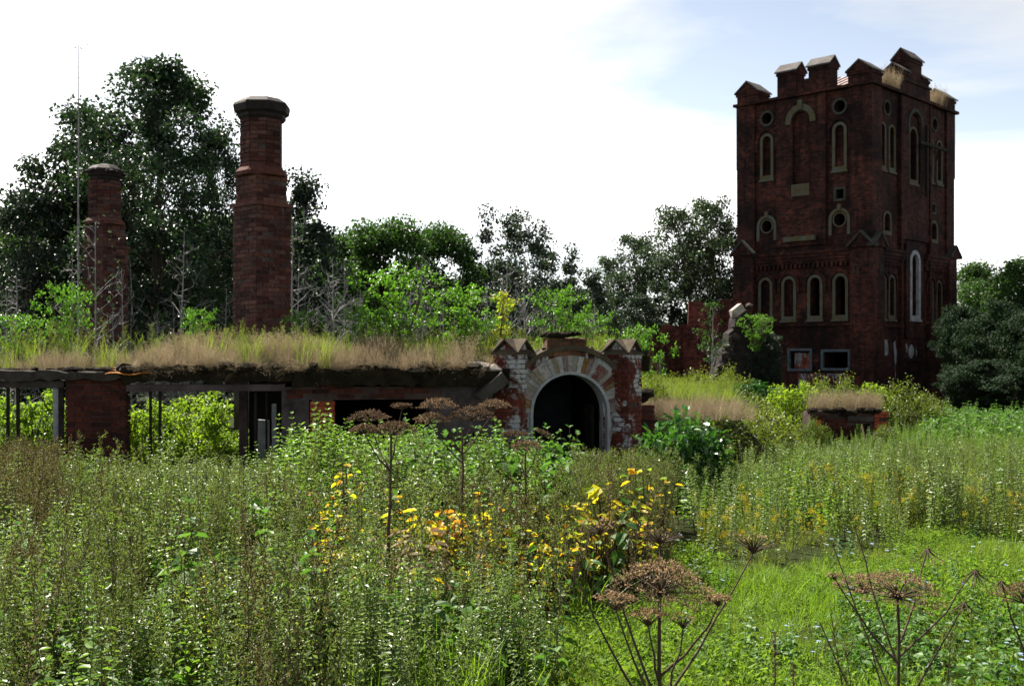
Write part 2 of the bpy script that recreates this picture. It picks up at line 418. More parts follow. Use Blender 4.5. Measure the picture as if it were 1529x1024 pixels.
M['lf_nettle'] = leaf_mat('nettle_leaf', [(.045, .085, .015), (.085, .145, .024), (.13, .19, .04)], .42, .4, .5)
GAIN, GTINT = 1.38, (.97, 1.06, .62)
M['lf_grey'] = leaf_mat('grey_green_leaf', [(.05, .075, .035), (.09, .12, .06), (.14, .17, .095)], .35, .38, .5)
M['lf_mug'] = leaf_mat('mugwort_leaf', [(.035, .05, .02), (.07, .085, .038), (.12, .135, .075)], .35, .5, .4)
M['lf_dry'] = leaf_mat('dry_weed_leaf', [(.045, .038, .022), (.085, .07, .042), (.13, .105, .065)], .3, .65, .3, 1.2, (1.0, 1.0, .75))
M['lf_gold'] = leaf_mat('goldenrod_leaf', [(.07, .09, .012), (.13, .14, .018), (.22, .19, .02)], .42, .5, .4)
GAIN, GTINT = 1.0, (1, 1, 1)
M['flower'] = leaf_mat('yellow_flower', [(.45, .33, .015), (.6, .46, .02)], .4, .6, .2)
M['blue_flower'] = leaf_mat('blue_flower', [(.25, .33, .65), (.4, .48, .8)], .4, .6, .2)
M['lf_autumn'] = leaf_mat('autumn_leaf', [(.05, .11, .015), (.08, .16, .02), (.20, .26, .025), (.44, .40, .03), (.46, .34, .025), (.40, .17, .02), (.16, .07, .03)], .5, .5, .4, 1.3)
GAIN, GTINT = 1.4, (.95, 1.06, .85)
M['lf_burdock'] = leaf_mat('broad_weed_leaf', [(.025, .06, .015), (.05, .10, .024), (.09, .14, .04)], .4, .46, .4)
M['grass'] = leaf_mat('grass_blade', [(.05, .09, .010), (.095, .15, .016), (.15, .19, .035)], .5, .42, .4)
M['grass_olive'] = leaf_mat('olive_grass_blade', [(.05, .07, .015), (.10, .12, .026), (.16, .16, .045)], .45, .5, .4)
GAIN, GTINT = 1.35, (1, 1, 1)
M['straw'] = leaf_mat('dry_grass_blade', [(.11, .085, .055), (.20, .16, .105), (.31, .26, .18)], .35, .6, .3, 1.0, (1.05, 1, .9))
GAIN, GTINT = 1.4, (1.3, 1.04, .9)
M['clover'] = leaf_mat('meadow_leaf', [(.03, .072, .010), (.055, .12, .016), (.09, .165, .03)], .45, .6, .2)

# ground: earth under the weeds with patches of moss and litter
m, t, b, Nn, Lk = mat('meadow_ground')
g_ = Nn('ShaderNodeNewGeometry'); n1 = noise(t, .35, 6, .65, g_.outputs['Position']); n2 = noise(t, 7, 6, .7, g_.outputs['Position'])
c1 = ramp(t, [(.35, (.022, .022, .010)), (.65, (.026, .040, .011))]); Lk(n1.outputs['Fac'], c1.inputs[0])
c2 = ramp(t, [(.3, (.5, .5, .5)), (.7, (1.3, 1.3, 1.3))]); Lk(n2.outputs['Fac'], c2.inputs[0])
Lk(mixc(t, 1.0, c1.outputs[0], c2.outputs[0], 'MULTIPLY'), b.inputs['Base Color']); b.inputs['Roughness'].default_value = 1; b.inputs['Specular IOR Level'].default_value = .05
bp = Nn('ShaderNodeBump'); bp.inputs['Distance'].default_value = .06; Lk(n2.outputs['Fac'], bp.inputs['Height']); Lk(bp.outputs[0], b.inputs['Normal'])
M['ground'] = m

# ------------------------------------------------------------------ bricks as objects
def brick_meshes(key, k=6):
    out = []
    F0 = Frame(0, 0, 0)
    for i in range(k):
        g = G()
        P = np.array([(x, y, z) for z in (-.5, .5) for y in (-.5, .5) for x in (-.5, .5)], float)
        P += rng.uniform(-.5, .5, P.shape)*np.array([.035, .10, .13])
        g.add(P, [(0,1,3,2),(4,5,7,6),(0,1,5,4),(2,3,7,6),(0,2,6,4),(1,3,7,5)])
        out.append(g.mesh('brick', [M[key]]))
    return out
BM = {k: brick_meshes(k) for k in ('b_dark', 'b_red', 'b_chim', 'b_porch')}

def brick(parent, base, F, a, o, z, Lx, Dp, H, key):
    ob = bpy.data.objects.new('brick', random.choice(BM[key])); COL.objects.link(ob)
    ob.parent = parent
    ob.location = Vector(F(a, o, z)) - base
    ob.rotation_euler = (random.uniform(-.02, .02), random.uniform(-.012, .012), F.th + random.uniform(-.02, .02))
    ob.scale = (Lx, Dp, H)
    return ob

def brick_face(parent, F, a0, a1, z0, z1, o, key, Lb=.255, H=.077, dp=.10, miss=.02, gap=.012, phase=0, keyfn=None):
    """courses in running bond over a0..a1, z0..z1; the outer faces lie at o"""
    base = wloc(parent); n = int(round((z1-z0)/H)); H = (z1-z0)/n; c = 0
    for i in range(n):
        z = z0 + (i+.5)*H; a = a0 - (Lb/2 if (i+phase) % 2 else 0)
        while a < a1-.02:
            b0, b1 = max(a, a0), min(a+Lb, a1); a += Lb
            if b1-b0 < .035 or random.random() < miss: continue
            k = keyfn((b0+b1)/2, z) if keyfn else key
            brick(parent, base, F, (b0+b1)/2, o-dp/2+random.uniform(-.007, .006), z, b1-b0-gap, dp, H-gap, k); c += 1
    return c

# ------------------------------------------------------------------ ground
g = G()
n = 90
xs = np.concatenate([np.linspace(-400, -45, 12), np.linspace(-40, 40, 81), np.linspace(45, 400, 12)])
ys = np.concatenate([np.linspace(-60, -5, 8), np.linspace(-4, 75, 100), np.linspace(80, 700, 16)])
XX, YY = np.meshgrid(xs, ys)
ZZ = .05*np.sin(XX*1.3+YY*.7)*np.cos(YY*.9-XX*.4) + .03*np.sin(XX*3.1)*np.sin(YY*2.7)
V = np.stack([XX, YY, ZZ], -1).reshape(-1, 3); w = len(xs)
ii = (np.arange(len(ys)-1)[:, None]*w + np.arange(w-1)[None]).ravel()
g.add(V, np.stack([ii, ii+1, ii+w+1, ii+w], -1))
tag(obj('ground', g, M['ground'], uv=False, smooth=True), 'overgrown earth and meadow around the ruins', 'ground', kind='structure')

# ------------------------------------------------------------------ the water tower
CT = (wx(1300, 55), 55.0)
FL, FR = Frame(*CT, -44.0), Frame(*CT, 46.0)
WL, WR, ZC = 7.35, 9.45, 15.4
tower = thing('brick_tower', 'tall dark red brick tower with gabled battlements and arched windows', 'tower', (CT[0], CT[1], 0))
def tpart(name, g, mats, parent=None): return obj(name, g, mats, parent or tower)

slitL = [-5.72, -1.62]; winL = [-5.80, -4.44, -2.96, -1.58]
slitR = [1.2, 2.2, 6.65, 7.75]
holesL = [circ(a, 14.58, .30) for a in slitL] + [arch(a, 11.62, 13.42, .24) for a in slitL]
holesL += [circ(a, 9.0, .31) for a in slitL] + [rect(-1.85, -1.38, 10.0, 10.52)]
holesL += [arch(a, 4.3, 5.95, .27) for a in winL] + [rect(-4.42, -3.22, 1.62, 2.58), rect(-2.54, -1.14, 1.66, 2.52)]
holesR = [circ(a, 14.52, .30) for a in (1.7, 7.2)] + [arch(a, 11.62, 13.42, .24) for a in slitR] + [arch(4.6, 11.3, 13.5, .40)]
holesR += [arch(a, 8.45, 9.0, .32) for a in (1.7, 7.1)] + [rect(6.75, 7.25, 9.85, 10.3)]
holesR += [arch(a, 4.3, 5.95, .26) for a in slitR] + [arch(4.6, 4.35, 7.1, .38)]
# wall skins on the two faces seen, plain slabs on the two behind, a floor plate and dark lining inside
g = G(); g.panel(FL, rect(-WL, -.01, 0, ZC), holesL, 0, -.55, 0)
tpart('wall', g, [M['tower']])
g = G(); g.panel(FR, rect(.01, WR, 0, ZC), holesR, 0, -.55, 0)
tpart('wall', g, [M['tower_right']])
g = G(); g.box(FL, -WL+.6, -.6, -WR+.02, -WR+.5, 0, ZC); g.box(FR, .6, WR-.02, -WL+.02, -WL+.5, 0, ZC)
tpart('rear_wall', g, [M['tower']])
g = G()
for z in (3.2, 7.4, 10.9, 15.0): g.box(FL, -WL+.56, -.56, -WR+.52, -.56, z, z+.15)
tpart('floor_slab', g, [M['dark']])
# lesenes, corner piers, courses
g = G()
for z0, z1, p in ((0, 7.55, .26), (7.55, ZC, .12)):
    g.box(FL, -.95, .0, .0, p, z0, z1); g.box(FR, -p, .95, .0, p, z0+.002, z1-.002)
tpart('corner_pier', g, [M['tower']])
g = G()
for z0, z1, p in ((0, 7.55, .26), (7.55, ZC, .12)):
    g.box(FL, -WL-.0, -WL+.95, .0, p, z0, z1); g.box(FL, -WL-p, -WL, -.95, p-.003, z0+.002, z1-.002)
g.box(FL, -WL-.16, -WL-.12, -.9, .1, 12.1, ZC-.002)
tpart('corner_pier', g, [M['tower']])
g = G()
for z0, z1, p in ((0, 7.55, .26), (7.55, ZC, .12)): g.box(FR, WR-.95, WR+.0, .0, p, z0, z1)
g.box(FR, WR+.0, WR+.12, -.95, .117, 11.9, ZC-.002)
tpart('corner_pier', g, [M['tower_right']])
g = G(); g.panel(FL, rect(-5.1, -2.32, 7.85, ZC-.02), [arch(-3.7, 10.98, 14.15, .46)], .13, .002, 0); tpart('centre_bay', g, [M['tower']])
g = G(); g.panel(FR, rect(3.15, 6.25, 8.2, ZC-.02), [arch(4.6, 11.0, 14.05, .62)], .13, .002, 0); tpart('centre_bay', g, [M['tower_right']])
g = G(); g.panel(FR, rect(3.6, 5.6, 3.2, 8.0), [arch(4.6, 4.1, 7.1, .52)], .13, .002, 0); tpart('centre_bay', g, [M['tower_right']])
for a in (3.02, 6.38):
    g = G(); g.box(FR, a-.1, a+.1, 0, .2, 2.6, ZC-.05); tpart('lesene', g, [M['tower']])
for F_, a0, a1, z3 in ((FL, -6.38, -.97, 3.78), (FR, .97, 3.4, 3.7), (FR, 5.8, WR-.97, 3.7)):     # corbelled courses between the storeys
    g = G()
    for k, (z, p) in enumerate(((6.95, .10), (7.10, .17), (7.25, .24), (7.42, .30))): g.box(F_, a0, a1, 0, p, z, z+.152)
    for i in range(int((a1-a0-.1)/.25)): g.box(F_, a0+.08+i*.25, a0+.20+i*.25, 0, .16, 6.72, 6.951)
    tpart('string_course', g, [M['tower']])
    g = G(); g.box(F_, a0, a1, 0, .12, z3, z3+.14); tpart('sill_course', g, [M['tower']])
g = G()
g.box(FL, -WL-.26, .0, .0, .28, ZC, ZC+.14); g.box(FR, -.283, WR+.26, .0, .283, ZC+.003, ZC+.143)
g.box(FL, -WL-.263, -WL, -.9, .276, ZC+.002, ZC+.138); g.box(FR, WR, WR+.262, -.9, .278, ZC+.002, ZC+.138)
g.box(FL, -WL, -.02, -.5, 0, ZC, ZC+.1); g.box(FR, .02, WR, -.5, 0, ZC, ZC+.1)
tpart('cornice', g, [M['tower']])
# battlements
def merlon(F, a0, a1, o0, o1, z0, z1, zr, along='a', mt='tower'):
    g = G(); g.box(F, a0, a1, o0, o1, z0, z1)
    g.box(F, a0-.05, a1+.05, o0-.05, o1+.05, z1-.14, z1-.02)
    p = tpart('merlon', g, [M[mt]])
    g = G(); g.gable(F, a0-.10, a1+.10, o0-.13, o1+.13, z1-.01, zr, along, 0, .08, 1)
    tpart('cap', g, [M['cap'], M[mt]], p)
ZM = ZC+.14
merlon(FL, -1.12, .1, -1.0, .12, ZM, 16.1, 16.62, 'o')
merlon(FL, -WL-.1, -WL+1.15, -1.0, .12, ZM, 16.05, 16.62, 'o')
merlon(FR, WR-1.15, WR+.1, -1.0, .12, ZM, 16.1, 16.62, 'a', 'tower_right')
merlon(FL, -5.06, -3.98, -.75, .1, ZM+.003, 16.74, 17.2, 'a')
merlon(FL, -3.28, -2.14, -.75, .1, ZM+.003, 16.74, 17.2, 'a')
g = G(); g.box(FL, -3.98, -3.28, -.6, .04, ZM+.003, 16.25); tpart('parapet', g, [M['tower']])
g = G(); g.box(FR, 2.95, 6.35, -.75, .14, ZM, 16.15); g.box(FR, 2.88, 6.42, -.82, .21, 16.15, 16.27)
tpart('parapet', g, [M['tower_right']])
merlon(FR, 2.98, 3.9, -.7, .1, 16.27, 16.62, 17.0, 'a', 'tower_right')
merlon(FR, 5.4, 6.32, -.7, .1, 16.27, 16.62, 17.0, 'a', 'tower_right')
merlon(FR, 3.92, 5.38, -.72, .12, 16.27, 17.38, 17.92, 'a', 'tower_right')
g = G()                                                  # tin roof, four slopes with standing seams
cpt = FL(-WL/2, -WR/2, 17.3)
cor = [FL(-WL+.5, -.5, ZC+.2), FL(-.5, -.5, ZC+.2), FL(-.5, -WR+.5, ZC+.2), FL(-WL+.5, -WR+.5, ZC+.2)]
for i in range(4): g.add([cor[i], cor[(i+1) % 4], cpt], [(0, 1, 2)])
for i in range(4):
    A, B_ = Vector(cor[i]), Vector(cor[(i+1) % 4]); C_ = Vector(cpt)
    for k in range(1, 13):
        f = k/13; p = A.lerp(B_, f); top = A.lerp(C_, min(1, 2*min(f, 1-f))) if f < .5 else B_.lerp(C_, min(1, 2*(1-f)))
        g.tube([p+Vector((0, 0, .03)), top+Vector((0, 0, .03))], .03, 4)
tpart('tin_roof', g, [M['tin']])
# weathered gablets on the corner piers at mid height
for F_, a0, a1, z0, z1 in ((FL, -1.05, .38, 7.55, 8.25), (FR, -.38, 1.05, 7.57, 8.22), (FL, -WL-.38, -WL+1.05, 7.55, 8.25), (FR, WR-1.05, WR+.38, 7.55, 8.15)):
    g = G(); g.gable(F_, a0, a1, .0, .42, z0, z1, 'o', 0, .12, 1); tpart('gablet', g, [M['stone_dark'], M['tower']])
for F_, a0, a1 in ((FL, -.72, -.5), (FR, .45, .66)):
    g = G(); g.panel(F_, arch((a0+a1)/2, 6.2, 6.6, .13), [arch((a0+a1)/2, 6.22, 6.6, .09)], .30, .262, 0); tpart('small_niche', g, [M['stone_dark']])
# windows: stone frame proud of the wall, brick blocking or dark room behind
def framed(F, a, z0, zs, r, w, fill=None, label=None, sill=True, apron=False, mt='stone', of=.05):
    g = G(); g.panel(F, arch(a, z0-.2, zs, r+w), [arch(a, z0, zs, r)], of, .003, 0)
    if sill: g.box(F, a-r-w-.05, a+r+w+.05, .004, of+.06, z0-.3, z0-.202)
    p = tpart('window', g, [M[mt]])
    if label: p['label'] = label
    if fill:
        g = G(); g.box(F, a-r+.004, a+r-.004, -.30, -.16, z0+.004, zs+r*.99)
        if apron: g.box(F, a-r+.006, a+r-.006, -.155, -.06, z0+.006, z0+.32)
        tpart('infill', g, [M[fill]], p)
def hood(F, a, zs, r0, r1, of, mt, leg=.0):
    g = G(); g.panel(F, arch(a, zs-leg, zs, r1), [arch(a, zs-leg+.002, zs, r0)], of, .004, 0); return g
def oculus(F, a, z, r, w, of=.05, mt='stone'):
    g = G(); g.panel(F, circ(a, z, r+w), [circ(a, z, r)], of, .003, 0)
    tpart('oculus', g, [M[mt]])
def halfring(F, a, z, r0, r1, legs, o0, o1, n=12):
    """open arch band: legs and half circle, without a bottom bar"""
    pts = [(a+r1, z-legs)] + [(a+r1*math.cos(math.pi*i/n), z+r1*math.sin(math.pi*i/n)) for i in range(n+1)] + [(a-r1, z-legs), (a-r0, z-legs)]
    pts += [(a+r0*math.cos(math.pi*i/n), z+r0*math.sin(math.pi*i/n)) for i in range(n, -1, -1)] + [(a+r0, z-legs)]
    g = G(); g.panel(F, pts, [], o1, o0, 0); return g
for a in slitL:
    framed(FL, a, 11.62, 13.42, .24, .15, 'tower', 'bricked-up slit window with a pale stone frame', apron=True)
    oculus(FL, a, 14.58, .30, .12, mt='stone_dark')
    oculus(FL, a, 9.0, .31, .06)
    g = halfring(FL, a, 9.0, .42, .58, .75, .004, .07); g.box(FL, a-.09, a+.09, .004, .12, 9.45, 9.75); tpart('hood_mould', g, [M['stone']])
    g = halfring(FL, a, 13.42, .50, .68, .55, .004, .09); tpart('hood_mould', g, [M['tower']])
g = halfring(FL, -3.7, 14.15, .54, .84, .12, .135, .20); g.box(FL, -3.82, -3.58, .135, .26, 14.72, 15.2); tpart('hood_mould', g, [M['stone']])
g = halfring(FR, 4.6, 14.05, .70, .86, .5, .135, .20); tpart('hood_mould', g, [M['stone_dark']])
g = G(); g.box(FL, -4.2, -3.2, .135, .20, 10.36, 10.96); tpart('plaque', g, [M['stone']])
g = G(); g.box(FL, -4.6, -2.85, .135, .30, 8.08, 8.32); tpart('stone_shelf', g, [M['stone']])
for i, a in enumerate(winL):
    framed(FL, a, 4.3, 5.95, .27, .15, 'tower' if i < 2 else None, 'bricked-up arched window' if i < 2 else 'open dark arched window')
    g = halfring(FL, a, 5.95, .48, .62, .45, .004, .10); tpart('hood_mould', g, [M['tower']])
for a in slitR:
    framed(FR, a, 11.62, 13.42, .24, .11, 'tower_right' if a < 7.7 else None, None, apron=True)
    framed(FR, a, 4.3, 5.95, .26, .10, None, None)
    g = halfring(FR, a, 5.95, .44, .56, .4, .004, .10); tpart('hood_mould', g, [M['tower']])
framed(FR, 4.6, 11.3, 13.5, .40, .13, None, 'wide open arched window in the upper storey', of=.06)
framed(FR, 4.6, 4.35, 7.1, .38, .22, None, 'tall arched window with a white frame', mt='white_plaster', of=.16)
for a, z in ((1.7, 14.52), (7.2, 14.52)): oculus(FR, a, z, .30, .10, mt='stone_dark')
for a in (1.7, 7.1):
    framed(FR, a, 8.45, 9.0, .32, .12, None, None, sill=False)
for F, a0, a1, z0, z1, fill in ((FL, -4.42, -3.22, 1.62, 2.58, 'white_plaster'), (FL, -2.54, -1.14, 1.66, 2.52, None), (FL, -1.85, -1.38, 10.0, 10.52, None), (FR, 6.75, 7.25, 9.85, 10.3, None)):
    g = G(); g.panel(F, rect(a0-.09, a1+.09, z0-.09, z1+.09), [rect(a0+.03, a1-.03, z0+.03, z1-.03)], .05, -.1, 0)
    p = tpart('window', g, [M['blue_wood'] if z0 < 3 else M['stone_dark']])
    if fill:
        g = G(); g.box(F, a0+.22, a1-.034, -.3, -.14, z0+.034, z1-.12); tpart('infill', g, [M['base_white']], p)
        p['label'] = 'window blocked with whitewashed brick'
g = G(); g.box(FL, -3.9, -.96, .004, .05, .5, 1.42, 0); tpart('whitewashed_plinth', g, [M['base_white']])
# crossed timbers and a lamp bulb on the right face
g = G(); g.box(FR, 5.33, 5.50, .3, .45, 10.5, 14.15); tpart('pole', g, [M['wood']])
g = G(); g.box(FR, 4.3, 7.55, .46, .58, 13.05, 13.2); g.tube([FR(6.6, .5, 13.1), FR(6.75, .3, 12.5)], .04, 5); tpart('crossbeam', g, [M['wood']])
g = G(); g.tube([FR(5.55, 0, 2.62), FR(5.55, .6, 2.75)], .025, 5); g.lathe(FR(5.55, .62, 2.55), [(.02, 0), (.12, .05), (.16, .16), (.12, .27), (.02, .32)], 10, 1); tpart('lamp_bulb', g, [M['iron'], M['white_plaster']])
g = G(); g.box(FR, 3.6, 5.5, .0, .12, 2.05, 2.17); tpart('iron_rail', g, [M['iron']])
g = G()
for a0, a1, z0, z1 in ((1.0, 1.85, 2.2, 3.1), (2.45, 2.75, 1.95, 3.05), (3.75, 4.0, 2.45, 2.95), (4.1, 4.75, 2.25, 2.9), (4.95, 5.1, 2.3, 2.8), (1.02, 1.14, .9, 2.2), (2.55, 2.62, 1.2, 1.95)):
    pts = [(a0+random.uniform(0, .12), z0+random.uniform(0, .2)), ((a0+a1)/2, z0+random.uniform(-.15, .1)), (a1-random.uniform(0, .1), z0+random.uniform(0, .3)),
           (a1, (z0+z1)/2), (a1-random.uniform(.05, .15), z1-random.uniform(0, .2)), ((a0+a1)/2, z1), (a0, z1-random.uniform(.1, .3))]
    g = G(); g.panel(FR, pts, [], .145 if 3.6 < a0 < 5.6 and z0 > 3 else .012, .002, 0)
    tpart('peeling_whitewash', g, [M['white_plaster']])

# ------------------------------------------------------------------ ruined walls beside the tower
Fw = Frame(wx(1030, 60), 60.0, -6)
g = G()
pts = [(-2.2, 0), (3.6, 0), (3.6, 5.35), (2.9, 5.2), (2.0, 5.28), (1.2, 5.12), (.5, 5.2), (-.05, 5.15), (-.1, 4.0), (-.6, 3.9), (-1.2, 3.98), (-1.7, 3.7), (-2.0, 3.2), (-2.2, 2.0)]
pts2 = []
for i, p in enumerate(pts):                               # broken, stepped top edge
    pts2.append(p)
    q = pts[(i+1) % len(pts)]
    if i > 1 and p[1] > 3 and q[1] > 1.9:
        for k in range(1, 4): pts2.append((p[0]+(q[0]-p[0])*k/4, p[1]+(q[1]-p[1])*k/4 + random.uniform(-.07, .07)))
g.panel(Fw, pts2, [], 0, -.5, 0)
o = obj('ruined_wall', g, M['far_brick'], origin=(Fw.x, Fw.y, 0))
tag(o, 'stepped red brick wall standing left of the tower behind thin saplings', 'wall')
Fb = Frame(wx(1108, 52.5), 52.5, 8)
bt = thing('ruined_wall', 'broken sloping brick buttress with crumbling pale stone edge against the tower', 'wall', (Fb.x, Fb.y, 0))
g = G()
pts = [(-1.15, 0), (1.9, 0), (1.9, 2.6), (1.2, 3.0), (.7, 3.3), (.45, 4.0), (.2, 4.25), (-.1, 4.3), (-.32, 3.95), (-.36, 3.5), (-.62, 3.3), (-.66, 2.7), (-.95, 2.5), (-.98, 1.8), (-1.25, 1.6), (-1.3, .8), (-1.45, .7)]
g.panel(Fb, pts, [], 0, -.9, 0)
obj('masonry', g, M['rubble_wall'], bt)
def rock(g, c, sx, sy, sz, m=0, seed=None):
    ph = (1+5**.5)/2
    P = np.array([(-1,ph,0),(1,ph,0),(-1,-ph,0),(1,-ph,0),(0,-1,ph),(0,1,ph),(0,-1,-ph),(0,1,-ph),(ph,0,-1),(ph,0,1),(-ph,0,-1),(-ph,0,1)])/1.9
    P = P*rng.uniform(.75, 1.25, (12, 1))
    g.add(P*np.array([sx, sy, sz])+np.array(c), [(0,11,5),(0,5,1),(0,1,7),(0,7,10),(0,10,11),(1,5,9),(5,11,4),(11,10,2),(10,7,6),(7,1,8),(3,9,4),(3,4,2),(3,2,6),(3,6,8),(3,8,9),(4,9,5),(2,4,11),(6,2,10),(8,6,7),(9,8,1)], m)
for i in range(54):
    f = i/53; z = 4.2*(1-f)+.3; e = np.interp(z, [.3, 1.1, 2.1, 3.0, 3.9, 4.3], [-1.38, -1.22, -.95, -.6, -.3, -.02])
    q = rng.uniform(.09, .2); g = G(); rock(g, Fb(e+rng.uniform(-.03, .42), rng.uniform(-.14, .0), z+rng.uniform(-.1, .1)), q*1.3, q*1.3, q*.8); obj('stone', g, M['concrete'] if i % 3 else M['mortar'], bt, uv=False)
g = G(); P = np.array([Fb(a, o, z) for a, o, z in ((-.32, .1, 4.02), (.12, .1, 4.36), (-.05, .1, 4.66), (-.46, .1, 4.34), (-.32, -.6, 4.02), (.12, -.6, 4.36), (-.05, -.6, 4.66), (-.46, -.6, 4.34))]); g.add(P+rng.uniform(-.04, .04, P.shape), [(0,1,2,3),(4,5,6,7),(0,1,5,4),(1,2,6,5),(2,3,7,6),(3,0,4,7)]); obj('stone', g, M['lump'], bt, uv=False)
g = G(); g.tube([FR(9.6, .5, 2.6), FR(10.9, 1.2, 1.2)], .12, 4)
tag(obj('plank', g, M['wood'], origin=FR(10.9, 1.2, 0), uv=False), 'grey plank leaning at the far right foot of the tower', 'plank')

# ------------------------------------------------------------------ low ruined building
FF = Frame(0.0, 17.9, 11.0)
bl = thing('ruined_building', 'long low ruined brick building with turf roof and empty windows', 'building', FF(-4, 0, 0))
def bpart(name, g, mats, parent=None, uv=True): return obj(name, g, mats, parent or bl, uv)
# brick pier between the two left openings
g = G(); g.box(FF, -6.63, -5.83, -.43, -.02, -.1, 1.80); pier = bpart('pier', g, [M['mortar']])
brick_face(pier, FF, -6.65, -5.80, 0.02, 1.82, 0, 'b_dark', miss=.01)
Fp = Frame(*FF(-5.80, 0, 0)[:2], 11+90); brick_face(pier, Fp, .0, .45, .02, 1.82, .004, 'b_dark', Lb=.23, phase=1)
# brick pier: sunlight painted into the bright front bricks
g = G(); g.box(FF, -3.10, -2.78, -.43, -.02, -.1, 1.60); pier2 = bpart('pier', g, [M['mortar']]); pier2['label'] = 'red brick pier with painted-in sunlight between dark openings'
brick_face(pier2, FF, -3.13, -2.75, .02, 1.40, 0.005, 'b_red', miss=.0)
Fp = Frame(*FF(-2.75, 0, 0)[:2], 11+90); brick_face(pier2, Fp, .0, .45, .02, 1.40, .004, 'b_dark', Lb=.23)
# low walls under the openings, plaster walls, band over the openings
g = G()
g.box(FF, -8.4, -6.66, -.40, -.03, -.1, .42); g.box(FF, -5.79, -3.56, -.40, -.03, -.1, .40)
g.box(FF, -2.74, -1.32, -.40, -.03, -.1, .50)
bpart('low_wall', g, [M['plaster']])
g = G(); g.box(FF, -5.785, -5.45, -.30, .01, .12, .36, 0, .02); g.box(FF, -5.4, -5.05, -.3, -.0, .05, .22, 0, .02); bpart('sill_block', g, [M['white_plaster']])
g = G(); g.box(FF, -3.55, -3.14, -.43, -.01, -.1, 1.62); bpart('plaster_wall', g, [M['plaster']])
g = G(); g.panel(FF, [(-1.31, -.1), (.0, -.1), (.0, 1.9), (-.6, 1.86), (-1.31, 1.62)], [rect(-.62, -.4, .5, .9)], -.02, -.43, 0); bpart('plaster_wall', g, [M['plaster']])
# lintels: rusted beam left, broken brick band right
g = G(); g.box(FF, -5.80, -3.5, -.28, -.0, 1.56, 1.66); bpart('lintel', g, [M['rust_beam'] if 'rust_beam' in M else M['plaster']])
g = G(); g.box(FF, -8.4, -6.67, -.28, -.0, 1.62, 1.72); bpart('lintel', g, [M['concrete']])
g = G(); g.box(FF, -3.5, -1.1, -.40, -.012, 1.42, 1.62); band = bpart('brick_band', g, [M['dark_mortar']])
brick_face(band, FF, -3.48, -1.15, 1.44, 1.66, 0.012, 'b_dark', miss=.35)
# window posts and jambs
def post(px, w, z0, z1, key, o=-.2):
    a = FF.a_of(px, o); g = G(); g.box(FF, a-w/2, a+w/2, o-w*.5, o+w*.5, z0, z1, 0, .004); bpart('post', g, [M[key]])
for px in (12, 27): post(px, .045, .38, 1.64, 'iron')
for px in (225, 239): post(px, .042, .36, 1.6, 'iron')
post(84, .07, .35, 1.64, 'white_wood', -.1); post(92, .06, .3, 1.64, 'wood', -.05)
post(409, .07, .5, 1.35, 'white_wood', -.5); post(398, .03, .4, 1.6, 'iron', -.4); post(381, .04, .3, 1.6, 'iron', -.3)
# inner back wall stubs seen through the openings
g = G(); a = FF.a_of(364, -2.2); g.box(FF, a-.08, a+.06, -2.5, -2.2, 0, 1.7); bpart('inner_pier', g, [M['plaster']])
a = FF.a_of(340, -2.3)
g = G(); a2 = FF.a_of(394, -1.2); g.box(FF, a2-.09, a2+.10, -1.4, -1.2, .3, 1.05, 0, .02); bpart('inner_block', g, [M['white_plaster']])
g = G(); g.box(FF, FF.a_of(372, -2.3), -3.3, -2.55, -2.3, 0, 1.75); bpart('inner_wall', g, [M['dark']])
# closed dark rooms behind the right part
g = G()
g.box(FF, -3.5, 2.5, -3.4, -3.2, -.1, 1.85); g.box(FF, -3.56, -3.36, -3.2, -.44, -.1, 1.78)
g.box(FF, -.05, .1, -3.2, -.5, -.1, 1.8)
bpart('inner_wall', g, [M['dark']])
# roof slab: left strip, right part deeper
g = G()
def slab(a0, a1, o0, o1, z0, z1, k):
    aa = np.linspace(a0, a1, k+1)
    jl = rng.uniform(-.06, .06, k+1); jt = rng.uniform(-.03, .03, k+1); jb = rng.uniform(-.035, .035, k+1)
    P = []
    for i, a in enumerate(aa):
        P += [FF(a, o1+jl[i], z0+jb[i]), FF(a, o1+jl[i]*1.4+.03, z1+jt[i]), FF(a, o0, z1+jt[i]+.02), FF(a, o0, z0)]
    F_ = []
    for i in range(k):
        b_ = i*4
        for j in range(4): F_.append((b_+j, b_+(j+1) % 4, b_+4+(j+1) % 4, b_+4+j))
    F_ += [(0, 1, 2, 3), (k*4, k*4+1, k*4+2, k*4+3)]
    g.add(P, F_)
slab(-8.6, -5.85, -1.5, .10, 1.74, 1.86, 22)
bpart('roof_slab', g, [M['concrete']])
g = G(); slab(-5.85, -3.4, -1.6, .12, 1.70, 1.93, 24); slab(-3.4, .0, -3.5, .16, 1.63, 1.88, 34); slab(.0, 2.4, -3.5, -.5, 1.85, 2.1, 12); bpart('roof_slab', g, [M['soil']])
g = G()                                                   # turf lip: lumpy soil along the edge
for i in range(150):
    a = rng.uniform(-5.9, -.35); rock(g, FF(a, rng.uniform(-.5, .16), rng.uniform(1.80, 1.95)), rng.uniform(.07, .22), rng.uniform(.07, .2), rng.uniform(.04, .09))
for i in range(50):
    a = rng.uniform(-8.5, -5.9); rock(g, FF(a, rng.uniform(-.9, -.0), rng.uniform(1.86, 1.90)), rng.uniform(.07, .2), rng.uniform(.07, .2), rng.uniform(.02, .05))
tf = bpart('turf_lip', g, [M['soil']], uv=False); tf['kind'] = 'stuff'
g = G(); a0, a1 = FF.a_of(158, .1), FF.a_of(228, .1)
